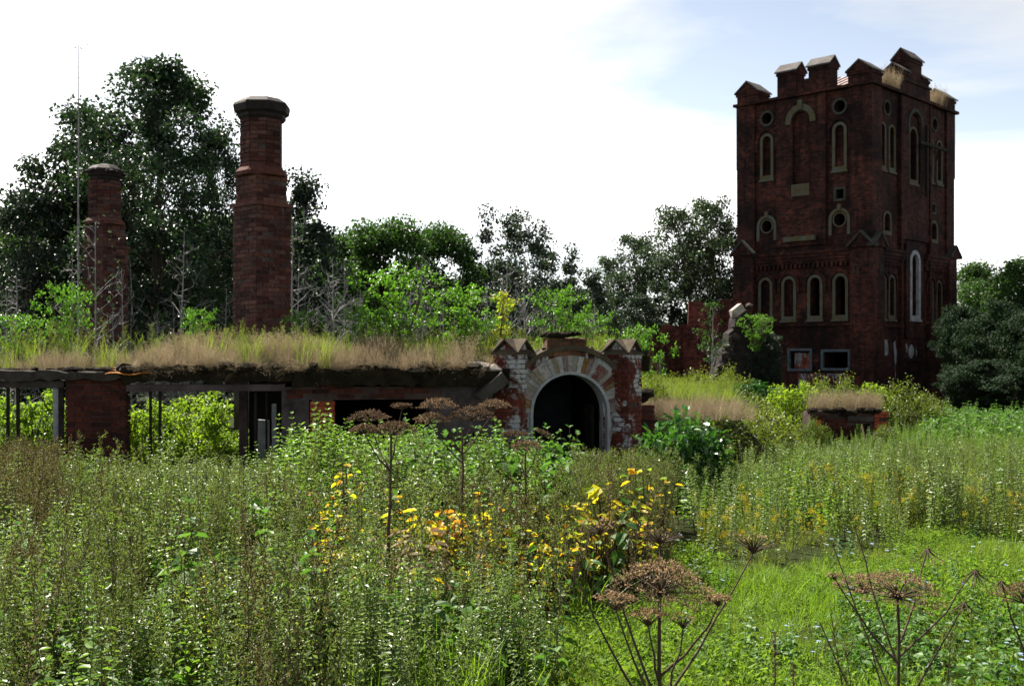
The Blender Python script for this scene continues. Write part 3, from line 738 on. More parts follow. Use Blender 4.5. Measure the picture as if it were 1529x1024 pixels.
for i in range(8):
    s0, s1 = a0+(a1-a0)*i/8, a0+(a1-a0)*(i+1)/8; h0, h1 = -.02+.015*math.sin(i*1.1), -.02+.015*math.sin((i+1)*1.1)
    g.add([FF(s0, .2, 1.845+h0), FF(s1, .2, 1.85+h1), FF(s1, -.35, 1.93+h1), FF(s0, -.35, 1.93+h0), FF(s0, .2, 1.835+h0), FF(s1, .2, 1.84+h1), FF(s1, -.35, 1.92+h1), FF(s0, -.35, 1.92+h0)],
          [(0,1,2,3),(4,5,6,7),(0,1,5,4),(2,3,7,6)])
bpart('tin_sheet', g, [M['rust']]); 
# slipped concrete slab and pale rubble left of the porch
g = G(); Fs = Frame(*FF(-.62, .15, 0)[:2], 11)
P = np.array([Fs(a, o, z) for a, o, z in ((-.02, -.25, 1.50), (.12, -.25, 1.42), (.52, -.25, 1.72), (.40, -.25, 1.86), (-.02, .2, 1.48), (.12, .2, 1.40), (.52, .2, 1.68), (.40, .2, 1.84))])
g.add(P, [(0,1,2,3),(4,5,6,7),(0,1,5,4),(1,2,6,5),(2,3,7,6),(3,0,4,7)]); 
tag(obj('concrete_slab', g, M['concrete'], origin=Fs(0, 0, 1.4)), 'dark slipped concrete slab leaning against the left porch pillar', 'slab')
g = G(); rock(g, FF(-.55, -.1, 1.93), .30, .22, .10); rock(g, FF(-.28, .0, 1.88), .20, .2, .12)
tag(obj('rubble', g, M['lump'], origin=FF(-.45, -.1, 1.85), uv=False), 'pale sunlit rubble lump on the roof edge left of the porch', 'rubble')

# ------------------------------------------------------------------ arched porch
po = thing('arched_porch', 'whitewashed brick porch with round arch and gabled pillars', 'porch', FF(.9, .2, 0))
def ppart(name, g, mats, parent=None, uv=True): return obj(name, g, mats, parent or po, uv)
AC, ZS, RI = .905, 1.20, .62
OP = .12
g = G()
ro = 1.00
top = [(AC+ro*math.cos(t_), ZS+ro*math.sin(t_)) for t_ in np.linspace(R(12), R(168), 22)]
outl = [(AC-.98, -.1), (AC+.98, -.1)] + top
hole = [(AC-RI, -.09), (AC+RI, -.09)] + [(AC+RI*math.cos(math.pi*i/20), ZS+RI*math.sin(math.pi*i/20)) for i in range(21)]
g.panel(FF, outl, [hole], OP, OP-.5, 0)
aw = ppart('arch_wall', g, [M['wash']])
g = G(); t0, t1 = R(90-2.75), R(90+2.75)                # one voussoir, turned into its neighbours
Z0 = Frame(0, 0, 0)
pts = [(r_*math.cos(t_), r_*math.sin(t_)) for r_, t_ in ((.635, t0), (.90, t0), (.90, t1), (.635, t1))]
g.panel(Z0, pts, [], .04, -.06, 0); vm_ = g.mesh('brick', [M['b_vous']])
base = wloc(aw)
for i in range(31):
    th = -87 + i*174/30
    o = bpy.data.objects.new('brick', vm_); COL.objects.link(o); o.parent = aw
    o.matrix_local = Matrix.Translation(Vector(FF(AC, OP+rng.uniform(-.012, .012), ZS)) - base) @ Matrix.Rotation(FF.th, 4, 'Z') @ Matrix.Rotation(R(th), 4, 'Y')
g = halfring(FF, AC, ZS, .60, .645, .9, OP-.4, OP+.055, 22); ppart('arch_edge', g, [M['white_plaster']])
pts = [(AC+r_*math.cos(t_), ZS+r_*math.sin(t_)) for r_, tt in ((1.06, np.linspace(R(20), R(160), 24)), (.985, np.linspace(R(160), R(20), 24))) for t_ in tt]
g = G(); g.panel(FF, pts, [], OP+.06, OP-.52, 0); ppart('coping', g, [M['cap_lichen']])
g = G(); g.box(FF, AC-.36, AC+.26, OP-.40, OP+.03, 2.08, 2.38, 0, .02); g.box(FF, AC-.38, AC-.02, OP-.45, OP+.05, 2.38, 2.42, 1, .02)
for i in range(22): rock(g, FF(AC-.1+rng.uniform(-.36, .3), OP-.2+rng.uniform(-.2, .2), 2.44), .09, .09, .04, 1)
ppart('crown_block', g, [M['crown'], M['soil']])
g = G()
for t_ in np.linspace(R(24), R(156), 30):
    rr_ = 1.06+rng.uniform(-.01, .035); rock(g, FF(AC+rr_*math.cos(t_), OP-.2+rng.uniform(-.22, .2), ZS+rr_*math.sin(t_)), rng.uniform(.05, .12), .12, rng.uniform(.03, .07))
ppart('crumbled_edge', g, [M['cap_lichen']])['kind'] = 'stuff'
for ac in (.02, 1.80):
    cx_, cy_, _ = FF(ac, OP-.12, 0); s = .46
    Fq = Frame(cx_, cy_, 11-45); Fr = Frame(cx_, cy_, 11+45)
    g = G(); g.box(Fq, -s/2+.03, s/2-.03, -s/2+.03, s/2-.03, -.1, 2.10); pil = ppart('pillar', g, [M['mortar']])
    brick_face(pil, Fq, -s/2, s/2, .05, 2.12, s/2, 'b_porch', Lb=.24, miss=.02)
    brick_face(pil, Fr, -s/2, s/2, .05, 2.12, s/2+.003, 'b_porch', Lb=.24, miss=.02, phase=1)
    g = G(); e = s/2+.025
    for Fx in (Fq, Fr):
        g.gable(Fx, -e, e, -e, e, 2.11, 2.33, 'o', 0, .03, 1)
    ppart('cap', g, [M['cap_lichen'], M['b_porch']], pil)
# passage behind the arch: side walls, vault, end wall with a small blind arch
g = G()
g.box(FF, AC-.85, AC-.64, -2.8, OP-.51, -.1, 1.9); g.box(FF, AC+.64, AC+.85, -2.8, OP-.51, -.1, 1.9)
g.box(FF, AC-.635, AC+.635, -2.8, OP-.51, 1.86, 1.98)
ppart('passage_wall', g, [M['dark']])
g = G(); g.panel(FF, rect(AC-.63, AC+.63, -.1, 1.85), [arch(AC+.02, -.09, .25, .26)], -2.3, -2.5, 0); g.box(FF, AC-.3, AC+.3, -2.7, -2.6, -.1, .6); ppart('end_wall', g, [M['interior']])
for k in range(4):
    g = G(); g.box(FF, AC+.50, AC+.545, -.42-.13*k-.12, -.42-.13*k, .02, 1.28+.01*(k % 2)); 
    if k == 0: door = ppart('door_leaf', g, [M['wood']])
    else: ppart('plank', g, [M['wood']], door)
# low brick stub right of the porch
st = thing('brick_stub', 'low red brick stub with mossy top right of the porch', 'wall', FF(2.25, -.1, 0))
g = G(); g.box(FF, 2.06, 2.36, -.45, -.12, -.1, 1.28); core = obj('core', g, M['mortar'], st)
brick_face(core, FF, 2.04, 2.38, .02, 1.30, -.1, 'b_dark', miss=.02)
g = G()
for i in range(7): rock(g, FF(rng.uniform(2.02, 2.3), -.25+rng.uniform(-.1, .1), 1.34+rng.uniform(0, .2)), .12, .12, .08)
obj('mossy_top', g, M['soil'], st, uv=False)

# ------------------------------------------------------------------ chimneys
def make_chimney():
    root = thing('brick_chimney', 'nearer tall brick chimney with an octagonal flared top', 'chimney', (0, 0, 0), 'chimneys behind the turf roof')
    Fs = [Frame(0, 0, -45+90*i+2) for i in range(4)]
    s1, s2, r8 = .74, .655, .362
    z1, z2, z3, z4 = 4.86, 5.42, 6.38, 6.62
    g = G()
    for s, a_, b_ in ((s1, 0, z1), (s2, z1, z2)): g.box(Fs[0], -s/2+.012, s/2-.012, -s/2+.012, s/2-.012, a_, b_)
    rot = R(22.5+2)
    g.lathe((0, 0, 0), [(r8*1.08-.02, z2-.01), (r8*1.08-.02, z3)], 8, 0, rot)
    sh = obj('shaft', g, M['mortar'], root)
    g = G(); e = s1/2+.035; g.box(Fs[0], -e, e, -e, e, z1-.07, z1+.0); g.lathe((0, 0, 0), [(s2/2*1.42, z1), (s2/2*1.42, z1+.01)], 4, 0, R(-45+2+45)); obj('shoulder', g, M['b_chim'], root)
    g = G(); g.lathe((0, 0, 0), [(.30, z2-.09), (.475, z2-.07), (.475, z2+.0), (r8*1.06, z2+.10)], 8, 0, rot); obj('shoulder', g, M['b_chim'], root)
    for F_ in Fs[:2]:
        brick_face(sh, F_, -s1/2, s1/2, 2.25, z1, s1/2+.004, 'b_chim', Lb=.25, phase=Fs.index(F_), miss=.045)
        brick_face(sh, F_, -s2/2, s2/2, z1, z2, s2/2+.004, 'b_chim', Lb=.25, phase=Fs.index(F_), miss=.01)
    ap = r8*1.08*math.cos(R(22.5)); hw = r8*1.08*math.sin(R(22.5))
    for i in range(-2, 2):
        F_ = Frame(0, 0, 2+45*i+22.5-22.5+ (0)); 
        brick_face(sh, F_, -hw, hw, z2, z3, ap+.006, 'b_chim', Lb=.30, phase=i, miss=.01)
    g = G()
    for F_ in Fs[2:]:
        for k in range(33):
            for j in range(3): g.box(F_, -s1/2+.24*j+.005, -s1/2+.24*j+.235, s1/2-.08, s1/2, 2.25+.079*k, 2.25+.079*k+.067)
    bw_ = obj('rear_brickwork', g, M['b_chim'], root); bw_['kind'] = 'stuff'
    g = G(); g.lathe((0, 0, 0), [(.40, z3-.02), (.44, z3+.03), (.44, z3+.08), (.50, z3+.12), (.52, z3+.24), (.50, z3+.28), (.36, z3+.37), (.12, z3+.42), (.0, z3+.425)], 8, 0, rot)
    obj('cap', g, M['iron'], root)
    g = G()
    for i in range(16):
        F_ = Fs[rng.integers(0, 2)]; g.box(F_, *(lambda a: (a, a+rng.uniform(.02, .05)))(rng.uniform(-.33, .28)), .36, .372, *(lambda z: (z, z+rng.uniform(.03, .12)))(rng.uniform(2.4, 4.7)), 0, .012)
    sp = obj('lime_streaks', g, M['mortar'], root); sp['kind'] = 'stuff'
    return root
ch1 = make_chimney(); ch1.location = (wx(391, 20.7), 20.7, 0)
ch2 = copy_tree(ch1); ch2.location = (wx(157, 27.0), 27.0, -.12); ch2.rotation_euler = (0, 0, R(12))
cap2 = [c for c in ch2.children if c.name.startswith('cap')][0]; cap2.scale = (.80, .80, .97); cap2.location.z = .2
g = G()
for i in range(34):
    a = rng.uniform(0, 6.28); q = rng.uniform(.2, .42); rock(g, (ch2.location.x+q*math.cos(a), ch2.location.y+q*math.sin(a), ch2.location.z+6.72-.55*(q-.2)+rng.uniform(-.05, .03)), rng.uniform(.05, .11), rng.uniform(.05, .11), .05)
rim = obj('crumbled_rim', g, M['rubble_wall'], ch2, uv=False); rim['kind'] = 'stuff'; rim.rotation_euler = (0, 0, -R(12))
ch2['label'] = 'farther brick chimney partly hidden by pale saplings at left'

# ------------------------------------------------------------------ small ruin in the meadow
FS = Frame(wx(1268, 27.5), 27.5, 4)
ru = thing('small_ruin', 'low brick ruin with a dark opening and grass on top among bushes', 'ruin', (FS.x, FS.y, 0))
g = G(); g.panel(FS, [(-.95, -.1), (.98, -.1), (.98, .72), (.6, .80), (.1, .74), (-.4, .82), (-.95, .78)], [rect(.2, .55, -.09, .5)], -.06, -.6, 0); core = obj('wall', g, M['dark_mortar'], ru)
brick_face(core, FS, .62, .98, .0, .80, 0, 'b_red', miss=.05); brick_face(core, FS, -.55, .18, .0, .62, 0, 'b_dark', miss=.1)
brick_face(core, FS, -.95, -.55, .0, .72, 0, 'b_dark', miss=.1)
g = G(); g.box(FS, -.05, .6, -.5, .05, .56, .68, 0, .02); obj('lintel', g, M['concrete'], ru)
g = G(); g.box(FS, -.84, -.70, .0, .04, .05, .6, 0, .01); obj('plank', g, M['rust'], ru)
g = G()
for i in range(40): rock(g, FS(rng.uniform(-.95, .7), rng.uniform(-.6, .05), rng.uniform(.74, .86)), .14, .14, .06)
obj('turf', g, M['soil'], ru, uv=False)['kind'] = 'stuff'
# earth bank behind and right of the porch
g = G(); xs = np.linspace(1.9, 4.9, 24); ys = np.linspace(18.9, 27, 16); XX, YY = np.meshgrid(xs, ys)
ZZ = 1.12*np.clip((XX-1.9)/.5, 0, 1)*np.clip((4.9-XX)/1.0, 0, 1)*np.clip((YY-18.9)/1.0, 0, 1)*np.clip((27-YY)/2, 0, 1) + .05*np.sin(XX*3+YY*2) - .06
ii = (np.arange(15)[:, None]*24 + np.arange(23)[None]).ravel()
g.add(np.stack([XX, YY, ZZ], -1).reshape(-1, 3), np.stack([ii, ii+1, ii+25, ii+24], -1))
tag(obj('earth_bank', g, M['ground'], uv=False, smooth=True), 'grassy earth bank behind the porch', 'bank', kind='structure')

# ------------------------------------------------------------------ trees
def unit(n):
    v = rng.normal(size=(n, 3)); return v/np.linalg.norm(v, axis=1)[:, None]

def tree_parts(H, prof, nclump, nleaf, leaf, tr, t0=.2, cr=.45, stems=1, spread=.0, twig=True, wig=.05, lw=.7, flat=1.0, bias=.55, up=.35):
    """trunk(s) with limbs to every clump of leaves; prof(t) gives the crown radius at height t*H"""
    gt, gc = G(), G()
    tr_pts = []
    for s in range(stems):
        k = 9; z = np.linspace(0, H*(.96 if s == 0 else rng.uniform(.7, .95)), k)
        ang = rng.uniform(0, 6.28); f = (z/H)
        x = spread*f**1.1*math.cos(ang)*(s > 0 or stems > 1) + np.cumsum(rng.normal(0, wig*H/k*.35, k))
        y = spread*f**1.1*math.sin(ang)*(s > 0 or stems > 1) + np.cumsum(rng.normal(0, wig*H/k*.35, k))
        x -= x[0]; y -= y[0]
        P = np.stack([x, y, z], -1); gt.tube(P, tr*(1-f*.93)*(1 if s == 0 else .75)+.004, 6); tr_pts.append(P)
    C = []
    for i in range(nclump):
        t_ = t0+(1-t0)*rng.random()**.9; Rr = prof(t_)*rng.uniform(.75, 1.12)
        a = rng.uniform(0, 6.28); rr = Rr*rng.random()**bias
        P = tr_pts[rng.integers(0, stems)]; zc = t_*H
        bx = np.array([np.interp(zc, P[:, 2], P[:, j]) for j in range(2)])
        c = np.array([bx[0]+rr*math.cos(a), bx[1]+rr*math.sin(a), zc]); C.append(c)
        if twig:
            zb = max(zc-rr*up*1.8-.05*H, .08*H); b0 = np.array([np.interp(zb, P[:, 2], P[:, 0]), np.interp(zb, P[:, 2], P[:, 1]), zb])
            mid = (b0+c)/2 + np.array([0, 0, -.08*rr]) + rng.normal(0, .05*rr+.01, 3)
            r0 = tr*.30*(1-t_*.6); gt.tube([b0, mid, c], [r0, r0*.55, r0*.18], 4)
            for q in range(2):
                e = c + rng.normal(0, cr*.8, 3); gt.tube([mid*.3+c*.7, e], [r0*.3, r0*.1], 3)
    C = np.array(C); w = rng.uniform(.5, 1.5, nclump); w /= w.sum()
    ci = rng.choice(nclump, nleaf, p=w); sz = rng.uniform(.6, 1.3, nclump)
    off = unit(nleaf)*(rng.random(nleaf)**.5)[:, None]*cr*sz[ci][:, None]*np.array([1.15, 1.15, .8])
    P = C[ci]+off
    D = unit(nleaf)*.8 + off/(np.linalg.norm(off, axis=1)[:, None]+1e-6)*.5 + np.array([0, 0, -.35])
    U = unit(nleaf)*.8 + np.array([0, 0, flat])
    ln = leaf*rng.uniform(.7, 1.3, nleaf)
    gc.leaves(P, D, U, ln, ln*lw, 0)
    return gt, gc

def make_tree(name, label, cat, loc, bark, leafm, group=None, scale=1, **kw):
    gt, gc = tree_parts(**kw)
    root = thing(name, label, cat, (0, 0, 0), group)
    a = obj('trunk', gt, M[bark], root, uv=False, smooth=True); b_ = obj('crown', gc, M[leafm], root, uv=False)
    root.location = loc
    root.scale = (scale,)*3 if not isinstance(scale, tuple) else scale
    return root
def again(src, label, px, Y, H, H0, wide=1.0, leafm=None, group=None, z=0.0):
    c = copy_tree(src); s = (H-z)/H0; c.location = (wx(px, Y), Y, z); c.scale = (s*wide, s*wide, s); c.rotation_euler = (0, 0, rng.uniform(0, 6.28))
    c['label'] = label
    if 'group' in c: del c['group']
    if group: c['group'] = group
    if leafm:
        for ch in c.children:
            if ch.name.startswith('crown'): ch.material_slots[0].link = 'OBJECT'; ch.material_slots[0].material = M[leafm]
    return c
def P3(px, Y, z=0): return (wx(px, Y), Y, z)

big = make_tree('aspen_tree', 'tallest dark green tree towering behind the two chimneys', 'tree', P3(232, 32), 'bark', 'lf_big',
    H=10.25, prof=lambda t: 3.2*math.sin(math.pi*min(1, max(0, (1.03-t)/.95))**.75)*(.9 if t > .5 else 1), nclump=135, nleaf=30000, leaf=.125, tr=.16, t0=.14, cr=.56, up=.5)
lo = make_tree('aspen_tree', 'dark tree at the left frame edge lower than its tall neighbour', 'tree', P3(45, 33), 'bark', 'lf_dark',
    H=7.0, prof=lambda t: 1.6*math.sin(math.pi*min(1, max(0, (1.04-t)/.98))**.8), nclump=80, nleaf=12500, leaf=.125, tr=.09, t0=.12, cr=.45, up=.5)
again(lo, 'dark tree filling the gap left of the farther chimney', 118, 34.5, wz(190, 34.5), 7.0, .95)
again(big, 'tree with a ragged top just left of the nearer chimney', 318, 35, wz(200, 35), 10.25, .62)
mid = make_tree('willow_tree', 'rounded bright green tree above the turf roof right of the chimney', 'tree', P3(575, 37), 'bark', 'lf_mid',
    H=wz(338, 37), prof=lambda t: 1.95*math.sin(math.pi*min(1, max(0, (1.05-t)/1.0))**.7), nclump=95, nleaf=22000, leaf=.12, tr=.10, t0=.25, cr=.5, up=.5)
slim = make_tree('slender_tree', 'narrow dark tree just right of the nearer chimney', 'tree', P3(455, 33), 'pale_bark', 'lf_dark',
    H=wz(258, 33), prof=lambda t: 1.0*math.sin(math.pi*min(1, max(0, (1.05-t)/1.0))**.8), nclump=70, nleaf=10500, leaf=.12, tr=.06, t0=.15, cr=.36, up=.7)
airy = make_tree('sparse_tree', 'spindly tree with thin leafy tips against the sky near centre', 'tree', P3(760, 39), 'pale_bark', 'lf_dark',
    H=wz(312, 39), prof=lambda t: 1.25*(1.08-t)**.8, nclump=80, nleaf=8000, leaf=.11, tr=.05, t0=.12, cr=.34, up=.9, stems=3, spread=.9)
HM, HS, HA = wz(338, 37), wz(258, 33), wz(312, 39)
again(slim, 'thin tree standing right behind the farther chimney', 165, 35, wz(165, 35), wz(258, 33), 1.2)
again(mid, 'bushy green tree half behind the rounded bright green one', 648, 39, wz(345, 39), HM, .8)
again(mid, 'low green tree between the nearer chimney and the rounded tree', 515, 38, wz(355, 38), HM, .7)
again(slim, 'narrow dark tree left of the spindly tree near centre', 700, 40, wz(368, 40), HS, 1.1)
again(airy, 'thin leafed tree with ragged top right of the spindly tree', 805, 41, wz(340, 41), HA, 1.2)
again(airy, 'dark thin tree sloping down toward the gap in the trees', 850, 43, wz(372, 43), HA, 1.1)
again(slim, 'last dark tree before the open gap above the porch', 884, 45, wz(402, 45), HS, 1.0)
again(lo, 'dark bushy tree under the spindly tips near centre', 735, 41, wz(385, 41), 7.0, 1.0)
again(lo, 'dark bushy tree over the porch arch', 828, 44, wz(415, 44), 7.0, 1.0)
far = make_tree('airy_tree', 'multi-stemmed airy tree rising right behind the stepped brick wall', 'tree', P3(1052, 66), 'bark', 'lf_far',
    H=wz(315, 66), prof=lambda t: 2.7*math.sin(math.pi*min(1, max(0, (1.05-t)/1.0))**.8), nclump=120, nleaf=15000, leaf=.17, tr=.13, t0=.25, cr=.6, stems=5, spread=2.2, up=.9)
HF = wz(315, 66)
again(far, 'airy tree touching the left edge of the tower', 1095, 68, wz(300, 68), HF, .8)
again(far, 'airy tree with bluish leaves left of the stepped wall', 985, 68, wz(352, 68), HF, .95)
again(far, 'lower airy tree at the gap left of the stepped wall', 935, 70, wz(385, 70), HF, .8)
again(lo, 'dark low tree at the foot of the airy trees', 960, 64, wz(440, 64), 7.0, 1.1)
rt = make_tree('maple_tree', 'broad dark green tree rising right of the tower', 'tree', P3(1452, 66), 'bark', 'lf_mid',
    H=wz(400, 66), prof=lambda t: 2.6*math.sin(math.pi*min(1, max(0, (1.04-t)/1.04))**.6), nclump=110, nleaf=22000, leaf=.16, tr=.14, t0=.05, cr=.6, up=.5)
HR = wz(400, 66)
again(rt, 'dark tree cut by the right frame edge beyond the tower', 1522, 60, wz(392, 60), HR, 1.0)
again(rt, 'lower dark tree between the two right-hand trees', 1488, 63, wz(425, 63), HR, 1.0)
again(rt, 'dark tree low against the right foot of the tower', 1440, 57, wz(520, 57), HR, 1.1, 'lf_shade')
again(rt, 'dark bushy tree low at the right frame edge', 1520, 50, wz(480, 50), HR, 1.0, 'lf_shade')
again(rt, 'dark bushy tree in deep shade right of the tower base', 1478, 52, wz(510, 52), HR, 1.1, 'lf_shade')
for i in range(26):                                       # a wood behind, dense down to the ground
    px = -40 + i*41 + rng.uniform(-15, 15); Y = rng.uniform(48, 58)
    if px > 893: Y = 76
    py = (300 if px < 120 else 330 if px < 480 else 400 if px < 700 else 420 if px < 880 else 445) + rng.uniform(-10, 40)
    again(rt if i % 2 else lo, 'dark tree of the wood behind the ruins', px, Y, wz(py, Y), HR if i % 2 else 7.0, 1.35, group='trees of the wood behind')

for px, Y, py, wd, lb in ((1436, 50, 462, .9, 'dark tree standing in shade closest to the right tower edge'), (1466, 48, 478, 1.1, 'dark leafy tree in shade one step right of the tower edge'), (1498, 46, 455, 1.0, 'dark leafy tree in shade near the right frame edge, taller than its neighbours'), (1532, 44, 470, 1.1, 'dark leafy tree in shade cut by the right frame edge'),
        (1446, 41, 548, 1.9, 'low dark shrub before the right foot of the tower'), (1480, 40, 540, 1.9, 'low dark shrub under the shaded right-hand trees'), (1518, 39, 552, 1.9, 'low dark shrub near the right frame edge')):
    again(rt, lb, px, Y, wz(py, Y), HR, wd, 'lf_shade')  # placed for their dark fronts; shade is painted into the leaves
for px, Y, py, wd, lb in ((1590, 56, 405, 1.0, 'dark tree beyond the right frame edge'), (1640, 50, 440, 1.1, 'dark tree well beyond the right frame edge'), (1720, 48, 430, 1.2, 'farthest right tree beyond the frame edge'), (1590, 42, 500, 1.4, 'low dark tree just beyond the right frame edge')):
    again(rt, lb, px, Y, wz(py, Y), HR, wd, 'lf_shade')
# thin pale saplings and dead poles of the thicket behind the roof
pole = make_tree('birch_sapling', 'very tall bare pale pole of a birch left of the farther chimney', 'tree', P3(117, 26), 'pale_bark', 'lf_far',
    H=wz(35, 26), prof=lambda t: .45*(1.05-t), nclump=14, nleaf=36, leaf=.09, tr=.03, t0=.15, cr=.2, up=1.2, wig=.01)
dead = []
def dead_tree(H, nb, tr):
    gt = G(); k = 8; z = np.linspace(0, H, k); x = np.cumsum(rng.normal(0, .035*H/k, k)); y = np.cumsum(rng.normal(0, .035*H/k, k)); x -= x[0]; y -= y[0]
    P = np.stack([x, y, z], -1); gt.tube(P, tr*(1-.9*z/H)+.003, 5)
    for i in range(nb):
        t_ = rng.uniform(.12, .97); zb = t_*H; b0 = np.array([np.interp(zb, z, x), np.interp(zb, z, y), zb])
        a = rng.uniform(0, 6.28); l = H*.22*(1.1-t_)*rng.uniform(.5, 1.3); d = np.array([math.cos(a), math.sin(a), rng.uniform(.1, 1.2)])
        p1 = b0+d*l*.5+rng.normal(0, .03, 3); p2 = b0+d*l+rng.normal(0, .06, 3)+np.array([0, 0, -.1*l])
        gt.tube([b0, p1, p2], [tr*.3, tr*.2, .003], 3)
        for q in range(4):
            f = rng.random(); s = p1*(1-f)+p2*f; gt.tube([s, s+rng.normal(0, .16*l+.05, 3)+np.array([0, 0, .08])], [tr*.12+.002, .002], 3)
    return gt
def dead_thing(label, px, Y, H, nb=34, tr=.045, group=None):
    root = thing('bare_sapling', label, 'tree', (0, 0, 0), group)
    obj('trunk', dead_tree(H, nb, tr), M['pale_bark'], root, uv=False, smooth=True)
    gc = G(); n = 160; C = rng.uniform(-1, 1, (n, 3))*np.array([.5, .5, .5*H])+np.array([0, 0, .55*H])
    gc.leaves(C, unit(n), unit(n)+np.array([0, 0, 1]), .08, .055); obj('leaves', gc, M['lf_far'], root, uv=False)
    root.location = P3(px, Y); return root
d1 = dead_thing('pale forked bare trunk between the two chimneys', 268, 27.5, wz(345, 27.5), 34, .042)
d2 = dead_thing('pale bare trunk close to the right side of the nearer chimney', 437, 23, wz(330, 23), 34, .04)
d3 = dead_thing('grey bare sapling tangle right of the nearer chimney', 500, 27, wz(385, 27), 44, .045)
d4 = dead_thing('pale bare sapling before the rounded bright green tree', 632, 30, wz(380, 30), 34, .04)
d5 = dead_thing('pale thin birch crossing in front of the farther chimney', 143, 25, wz(330, 25), 26, .035)
d6 = dead_thing('pale thin birch right against the farther chimney', 182, 25.5, wz(400, 25.5), 26, .035)
for i in range(40):
    px = rng.uniform(-10, 905); Y = rng.uniform(25.5, 36)
    if 335 < px < 445 and Y < 26: Y += 4
    s = copy_tree([d1, d2, d3, d4][i % 4]); py = rng.uniform(375, 470) if px > 120 else rng.uniform(350, 450)
    h0 = [wz(345, 27.5), wz(330, 23), wz(385, 27), wz(380, 30)][i % 4]; k = wz(py, Y)/h0
    s.location = P3(px, Y); s.scale = (k*1.1, k*1.1, k); s.rotation_euler = (0, 0, rng.uniform(0, 6.28)); s['label'] = 'bare grey sapling in the thicket behind the turf roof'; s['group'] = 'bare saplings of the thicket'

again(lo, 'added dark shrub standing for the black shade at the left tower foot', 1142, 52.6, 3.6, 7.0, 1.1)  # added shrub, its dark leaves stand in for shade
# leafy saplings on the turf roof and the bank
sap = make_tree('leafy_sapling', 'bushiest bright green sapling on the turf roof, left of centre', 'sapling', P3(598, 19.2, 1.9), 'stem', 'lf_bright',
    H=1.65, prof=lambda t: .60*math.sin(math.pi*min(1, max(0, (1.04-t)/1.02))**.6)+.04, nclump=120, nleaf=2300, leaf=.062, tr=.018, t0=.06, cr=.105, stems=7, spread=.5, up=1.2)
again(sap, 'bright green sapling on the turf roof between two others, right of the bushiest', 692, 19.6, wz(432, 19.6), 1.65, 1.05, z=1.9)
again(sap, 'low green sapling growing at the left side of the bushiest one', 556, 19.0, wz(462, 19), 1.65, 1.0, z=1.9)
again(sap, 'low green sapling growing close to the yellowing sapling', 722, 19.4, wz(475, 19.4), 1.65, 1.1, z=1.9)
again(sap, 'small green sapling between the two chimneys on the roof edge', 290, 19.2, wz(462, 19.2), 1.65, .7, z=1.9)
again(sap, 'green sapling rising directly above the porch arch', 832, 20, wz(432, 20), 1.65, .75, z=1.9)
again(sap, 'small green sapling at the porch arch right shoulder', 868, 20.4, wz(468, 20.4), 1.65, 1.1, z=1.9)
again(sap, 'green sapling in front of the left trees at the roof edge', 95, 20.5, wz(425, 20.5), 1.65, .6, z=1.8)
again(sap, 'low green growth at the foot of the nearer chimney', 455, 19.6, wz(465, 19.6), 1.65, .7, z=1.9)
again(sap, 'low green sapling at the far left roof edge', 20, 20, wz(470, 20), 1.65, 1.1, z=1.8)
make_tree('leafy_sapling', 'yellowing sapling on the turf roof left of the porch', 'sapling', P3(745, 19, 1.95), 'stem', 'lf_yellow',
    H=1.25, prof=lambda t: .22*math.sin(math.pi*min(1, max(0, (1.04-t)/1.0))**.7)+.03, nclump=26, nleaf=420, leaf=.06, tr=.012, t0=.15, cr=.09, stems=2, spread=.15, up=1.1)
thin = make_tree('leafy_sapling', 'thin young tree before the stepped wall', 'sapling', P3(1064, 50), 'pale_bark', 'lf_mid',
    H=wz(452, 50), prof=lambda t: .75*math.sin(math.pi*min(1, max(0, (1.04-t)/.9))**.8), nclump=26, nleaf=520, leaf=.11, tr=.06, t0=.35, cr=.28, up=.9)
again(thin, 'young green tree at the left end of the stepped wall', 985, 44, wz(530, 44), wz(452, 50), .9)
again(sap, 'leafy young tree between the porch and the stepped wall', 955, 30, wz(490, 30), 1.65, .6, z=.2)
again(sap, 'small green shoot growing from the sloping buttress', 1128, 51.5, wz(470, 51.5), 1.65, .9, z=2.4)
# bushes
def bush_parts(w, d, h, ncl, nleaf, leaf, cr, lw=.7, shape=4):
    gt, gc = G(), G(); C = []
    for i in range(ncl):
        a = rng.uniform(0, 6.28); t_ = rng.random()**.5; ph = rng.random()
        x, y = w/2*t_*math.cos(a), d/2*t_*math.sin(a); z = h*(.15+.85*ph)*math.sqrt(max(.05, 1-.8*t_**2)); C.append((x, y, z))
        b0 = np.array([x*.25, y*.25, 0]); gt.tube([b0, np.array([x*.6, y*.6, z*.6])+rng.normal(0, .03, 3), (x, y, z)], [.014, .009, .003], 3)
    C = np.array(C); ci = rng.integers(0, ncl, nleaf); off = unit(nleaf)*(rng.random(nleaf)**.5)[:, None]*cr*rng.uniform(.6, 1.3, ncl)[ci][:, None]
    P = C[ci]+off; P[:, 2] = np.abs(P[:, 2])+.02
    gc.leaves(P, unit(nleaf)*.7+off/cr*.6+np.array([0, 0, -.2]), unit(nleaf)*.6+np.array([0, 0, 1.0]), leaf*rng.uniform(.7, 1.3, nleaf), leaf*lw*rng.uniform(.7, 1.3, nleaf), 0, shape=shape)
    return gt, gc
def make_bush(label, loc, leafm, **kw):
    gt, gc = bush_parts(**kw); root = thing('bush', label, 'bush', (0, 0, 0))
    obj('stems', gt, M['bark'], root, uv=False); obj('foliage', gc, M[leafm], root, uv=False); root.location = loc; return root
def bush_again(src, label, loc, s=(1, 1, 1), group=None):
    c = copy_tree(src); c.location = loc; c.scale = s; c.rotation_euler = (0, 0, rng.uniform(0, 6.28)); c['label'] = label
    if group: c['group'] = group
    return c
